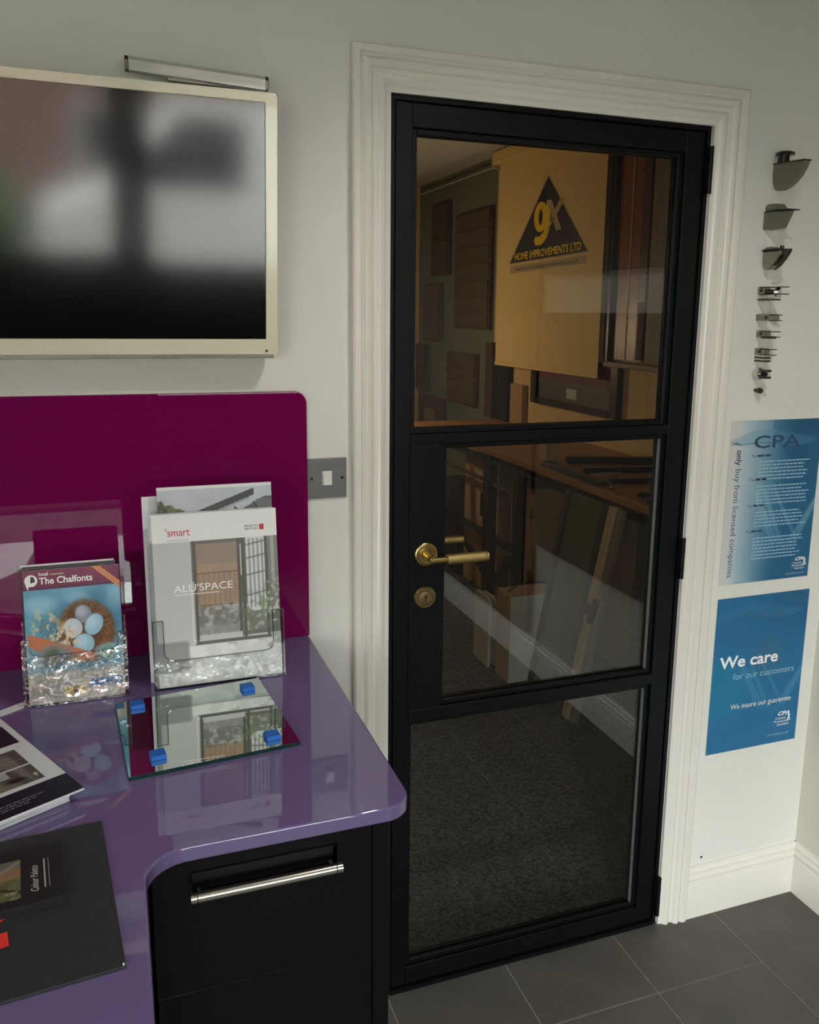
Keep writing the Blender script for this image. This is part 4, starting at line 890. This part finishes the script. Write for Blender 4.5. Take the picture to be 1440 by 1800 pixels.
# things on the bench
BT = .9325
G().box(1.455, 1.525, 1.985, 2.055, BT, 1.06).build('tan_block', 'pine', None, bevel=.002, label='upright tan block standing on the bench below the middle rail', cat='block')
prs = [((1.42, 1.12), (1.95, 1.20), .05, .018), ((1.46, 1.42), (1.97, 1.34), .06, .02), ((1.48, 1.68), (1.93, 1.60), .07, .022), ((1.38, 1.02), (1.80, .80), .045, .018), ((1.40, 1.36), (1.41, 1.90), .06, .02), ((1.55, 1.95), (1.96, 1.80), .09, .03)]
labs = ['black metal profile lying across the near bench end', 'black metal profile with a bright end behind the near one', 'black metal profile in the middle of the bench', 'black metal profile at the bench front corner', 'black metal profile lying along the bench front edge', 'thick black metal profile at the back of the bench']
for (p0, p1, wd, hh), lab in zip(prs, labs):
    d = Vector((p1[0]-p0[0], p1[1]-p0[1], 0)); L_ = d.length; d.normalize(); n = Vector((-d[1], d[0], 0))
    t = thing('metal_profile', lab, 'profile', (p0[0], p0[1], BT), 'black metal profiles on the bench')
    G().obox((p0[0], p0[1], BT+.0003), d, n, (0, 0, 1), 0, L_, -wd/2, wd/2, 0, hh*.45).build('lower_rail', 'black_steel', t)
    G().obox((p0[0], p0[1], BT+.0003), d, n, (0, 0, 1), 0, L_, -wd/4, wd/4, hh*.45, hh).build('upper_rail', 'black_laminate', t)
G().obox((1.50, 1.56, BT+.0003), (.95, .3, 0), (-.3, .95, 0), (0, 0, 1), 0, .16, 0, .05, 0, .004).build('paper_slip', 'grey_ink', None, label='pale paper slip among the black profiles on the bench', cat='paper')
G().lathe([(.012, 0), (.014, .01), (.008, .016)], (1.395, 1.285, BT+.0003), (0, 0, 1), 16).build('steel_knob', 'chrome', None, smooth=True, label='small bright steel knob at the bench front edge', cat='knob')
# boards leaning on the bench front and slab below
def lean(label, name, y0, y1, xf, xt, zt, th_, m_, edge=None, hw=None):
    o = Vector((xf, 0, 0)); v = Vector((xt-xf, 0, zt)).normalized(); L_ = math.hypot(xt-xf, zt); u = Vector((0, 1, 0)); n = u.cross(v)
    if n.x > 0: n = -n
    t = thing(name, label, 'board', (xf, (y0+y1)/2, 0)); return t, o, u, v, n, L_
xt_, zt_ = 1.352, .889
t, o, u, v, n, L_ = lean('tall pine door edge sample with lock leaning against the bench', 'door_edge_sample', 1.08, 1.165, 1.165, xt_-.008, zt_, .04, 'pine')
G().obox(o+Vector((0, 0, .008)), u, v, n, 1.118, 1.165, 0, L_-.006, .002, .035).build('timber', 'pine', t, bevel=.002, segs=1)
G().obox(o+Vector((0, 0, .008)), u, v, n, 1.080, 1.112, 0.0, L_-.01, .002, .030).build('timber', 'taupe_board', t, bevel=.002, segs=1)
G().obox(o+Vector((0, 0, .008)), u, v, n, 1.112, 1.118, .02, L_-.01, .002, .022).build('seal', 'dark_oak', t)
g = G().obox(o, u, v, n, 1.09, 1.15, .455, .50, .030, .052).obox(o, u, v, n, 1.10, 1.13, .425, .46, .030, .048).obox(o, u, v, n, 1.085, 1.12, .50, .53, .030, .045)
g.build('lock_case', 'dark_nickel', t, bevel=.003)
t, o, u, v, n, L_ = lean('olive-tinted glass panel with black stiles leaning behind the pine edge', 'glazed_sample', 1.19, 1.56, 1.185, xt_-.006, zt_, .03, 'olive')
G().obox(o+Vector((0, 0, .008)), u, v, n, 1.235, 1.50, .0, L_-.01, .004, .016).build('glass', 'olive_glass', t)
G().obox(o+Vector((0, 0, .008)), u, v, n, 1.178, 1.235, .0, L_-.006, .002, .026).build('stile', 'black_matte', t, bevel=.001, segs=1)
G().obox(o+Vector((0, 0, .008)), u, v, n, 1.500, 1.532, .0, L_-.006, .002, .026).build('stile', 'black_matte', t, bevel=.001, segs=1)
t = thing('cabinet_panel', 'dark red-brown boards stored under the near end of the bench', 'board', (1.6, 1.0, 0))
G().box(1.47, 1.50, .80, 1.10, 0, .80).build('board', 'dark_red', t, bevel=.002); G().box(1.515, 1.545, .78, 1.14, 0, .74).build('board', 'dark_oak', t, bevel=.002)
t = thing('carton', 'tall flat white carton with tan side standing before the bench', 'box', (1.22, 1.61, 0))
G().box(1.068, 1.395, 1.542, 1.680, .0, .41).build('body', 'pale_laminate', t, bevel=.002)
G().box(1.064, 1.068, 1.542, 1.680, .0, .41).build('tan_side', 'cardboard', t); G().box(1.064, 1.395, 1.542, 1.68, .41, .412).build('lid', 'cardboard', t)
g = G().tube([(1.08, 1.60, .416), (1.12, 1.58, .455), (1.20, 1.57, .46), (1.28, 1.60, .44), (1.30, 1.63, .417)], .004, 8); g.build('strap', 'black_matte', t)
for k, (x, lab) in enumerate(((1.050, 'front rounded white sheet standing left of the carton'), (1.085, 'second rounded white sheet right behind the front one'))):
    G().prism(rrect(1.735+.0*k, 1.905, 0, .345-.01*k, .04, 5, (1, 1, 0, 0)), (x, 0, 0), (0, 1, 0), (0, 0, 1), (1, 0, 0), 0, .014).build('rounded_sheet', 'pale_laminate', None, label=lab, cat='sheet', bevel=.002)
# cardboard and boards stored beneath the bench
def box_under(label, x0, x1, y0, y1, z1, m_, cat='box', name='cardboard_box', lab2=None):
    t = thing(name, label, cat, ((x0+x1)/2, (y0+y1)/2, 0)); G().box(x0, x1, y0, y1, 0, z1).build('body', m_, t, bevel=.003); return t
t = box_under('brown cardboard box with a pale label under the far half of the bench', 1.50, 1.88, 2.62, 3.12, .80, 'cardboard')
G().box(1.4985, 1.50, 2.80, 2.90, .42, .64).build('paper_label', 'sand_ink', t); G().box(1.4985, 1.50, 2.825, 2.875, .45, .60).build('label_panel', 'cardboard', t)
box_under('tan cardboard box between the black bench legs', 1.53, 1.88, 2.23, 2.515, .74, 'cardboard')
box_under('wide pale board standing behind the bench legs', 1.72, 1.76, 1.30, 2.15, .86, 'grey_board', 'board', 'stored_board')
box_under('brown edged panel behind the leaning glass sample', 1.64, 1.68, 1.45, 1.95, .83, 'taupe_board', 'board', 'stored_board')
box_under('black tool case at the far end below the bench', 1.48, 1.80, 3.16, 3.42, .60, 'black_matte', 'case', 'tool_case')
for k, (yy, lab) in enumerate(((3.10, 'pale timber length leaning at the far end of the bench'), (3.30, 'dark timber length leaning at the far end of the bench'))):
    G().obox((1.262, yy, 0), (.09, 0, .995), (0, 1, 0), (.995, 0, -.09), 0, .86, 0, .05, .004, .03).build('timber_length', 'pine' if k == 0 else 'dark_oak', None, label=lab, cat='timber')

# ------------------------------------------------------------------ ceiling lamps
for x, y, lab in ((.28, -1.1, 'round ceiling downlight above the black door'), (-1.5, -1.3, 'round ceiling downlight above the television wall'), (-.4, -2.7, 'round ceiling downlight near the shop window')):
    t = thing('downlight', lab, 'lamp', (x, y, CZ-.012), 'ceiling downlights')
    G().lathe([(.045, 0), (.045, -.003), (.036, -.006), (.030, -.002)], (x, y, CZ-.0005), (0, 0, 1), 28).build('rim', 'chrome', t, smooth=True)
    G().lathe([(.028, 0), (.028, -.003)], (x, y, CZ-.004), (0, 0, 1), 24).build('diffuser', 'lamp_glow', t)
t = thing('pendant_lamp', 'small glowing globe pendant hanging in the workshop', 'lamp', (.7, 3.7, 1.45))
g = G(); g.lathe([(.08*math.sin(a), -.08*math.cos(a)) for a in np.linspace(.02, math.pi-.02, 14)], (.7, 3.7, 1.53), (0, 0, 1), 24); g.build('globe', 'warm_lamp_glow', t, smooth=True)
G().lathe([(.03, 0), (.03, .05), (.008, .07)], (.7, 3.7, 1.605), (0, 0, 1), 20).build('lamp_holder', 'old_brass', t, smooth=True)
G().cyl((.7, 3.7, 1.66), (.7, 3.7, FCZ-.001), .004, 8).build('cord', 'black_matte', t)

# ------------------------------------------------------------------ street outside, seen only as soft reflections
G().box(-30, 30, -40, FY-.12, -.25, -.15).build('pavement', 'asphalt', kind='structure')
t = thing('terrace_house', 'red brick house across the street with white-framed windows', 'house', (0, -18, -.15))
G().box(-9, 7, -22, -17, -.15, 4.3).build('wall', 'brick_red', t); G().prism([(-22.5, 4.3), (-16.6, 4.3), (-19.5, 5.6)], (0, 0, 0), (0, 1, 0), (0, 0, 1), (1, 0, 0), -9.3, 7.3).build('roof', 'asphalt', t)
for x in (-7.5, -4.2, -1.0, 2.2, 5.0):
    for z0 in (.7, 2.7):
        G().box(x, x+1.3, -17.02, -16.96, z0, z0+1.3).build('window', 'white_plastic', t); G().box(x+.1, x+1.2, -16.96, -16.94, z0+.1, z0+1.2).build('pane', 'window_dark', t)
t = thing('reflection_van', 'white van added outside the shop window for the television reflection', 'van', (1.2, -9, -.15))  # unseen van added as a pale patch for the television to reflect
G().prism([(-1.2, .25), (3.4, .25), (3.4, 2.2), (.2, 2.25), (-.5, 1.35), (-1.2, 1.1)], (0, 0, -.15), (1, 0, 0), (0, 0, 1), (0, 1, 0), -10, -8.2).build('body', 'white_plastic', t, bevel=.08)
G().prism([(-.35, 1.4), (.25, 2.1), (.9, 2.1), (.9, 1.4)], (0, 0, -.15), (1, 0, 0), (0, 0, 1), (0, 1, 0), -8.21, -8.17).build('side_window', 'window_dark', t)
for x in (-.6, 2.5): G().cyl((x, -8.35, .18), (x, -8.12, .18), .33, 24).build('wheel', 'black_matte', t)
for k, (x, y, r) in enumerate(((-4.6, -10, 1.2), (-2.4, -10.6, .9))):
    g = G(); vs = []
    for i in range(9):
        for j in range(14):
            a, b = math.pi*i/8, 2*math.pi*j/14; q = r*(1+.12*math.sin(5*b+3*a)); vs.append((x+q*math.sin(a)*math.cos(b), y+q*math.sin(a)*math.sin(b), .6*r+q*.8*math.cos(a)-.15+.2))
    g.add(vs, [(i*14+j, i*14+(j+1) % 14, (i+1)*14+(j+1) % 14, (i+1)*14+j) for i in range(8) for j in range(14)])
    g.build('garden_shrub', 'hedge_leaf', None, label=('large' if k == 0 else 'smaller')+' round green shrub on the street side', cat='shrub')
print('objects', len(bpy.data.objects))
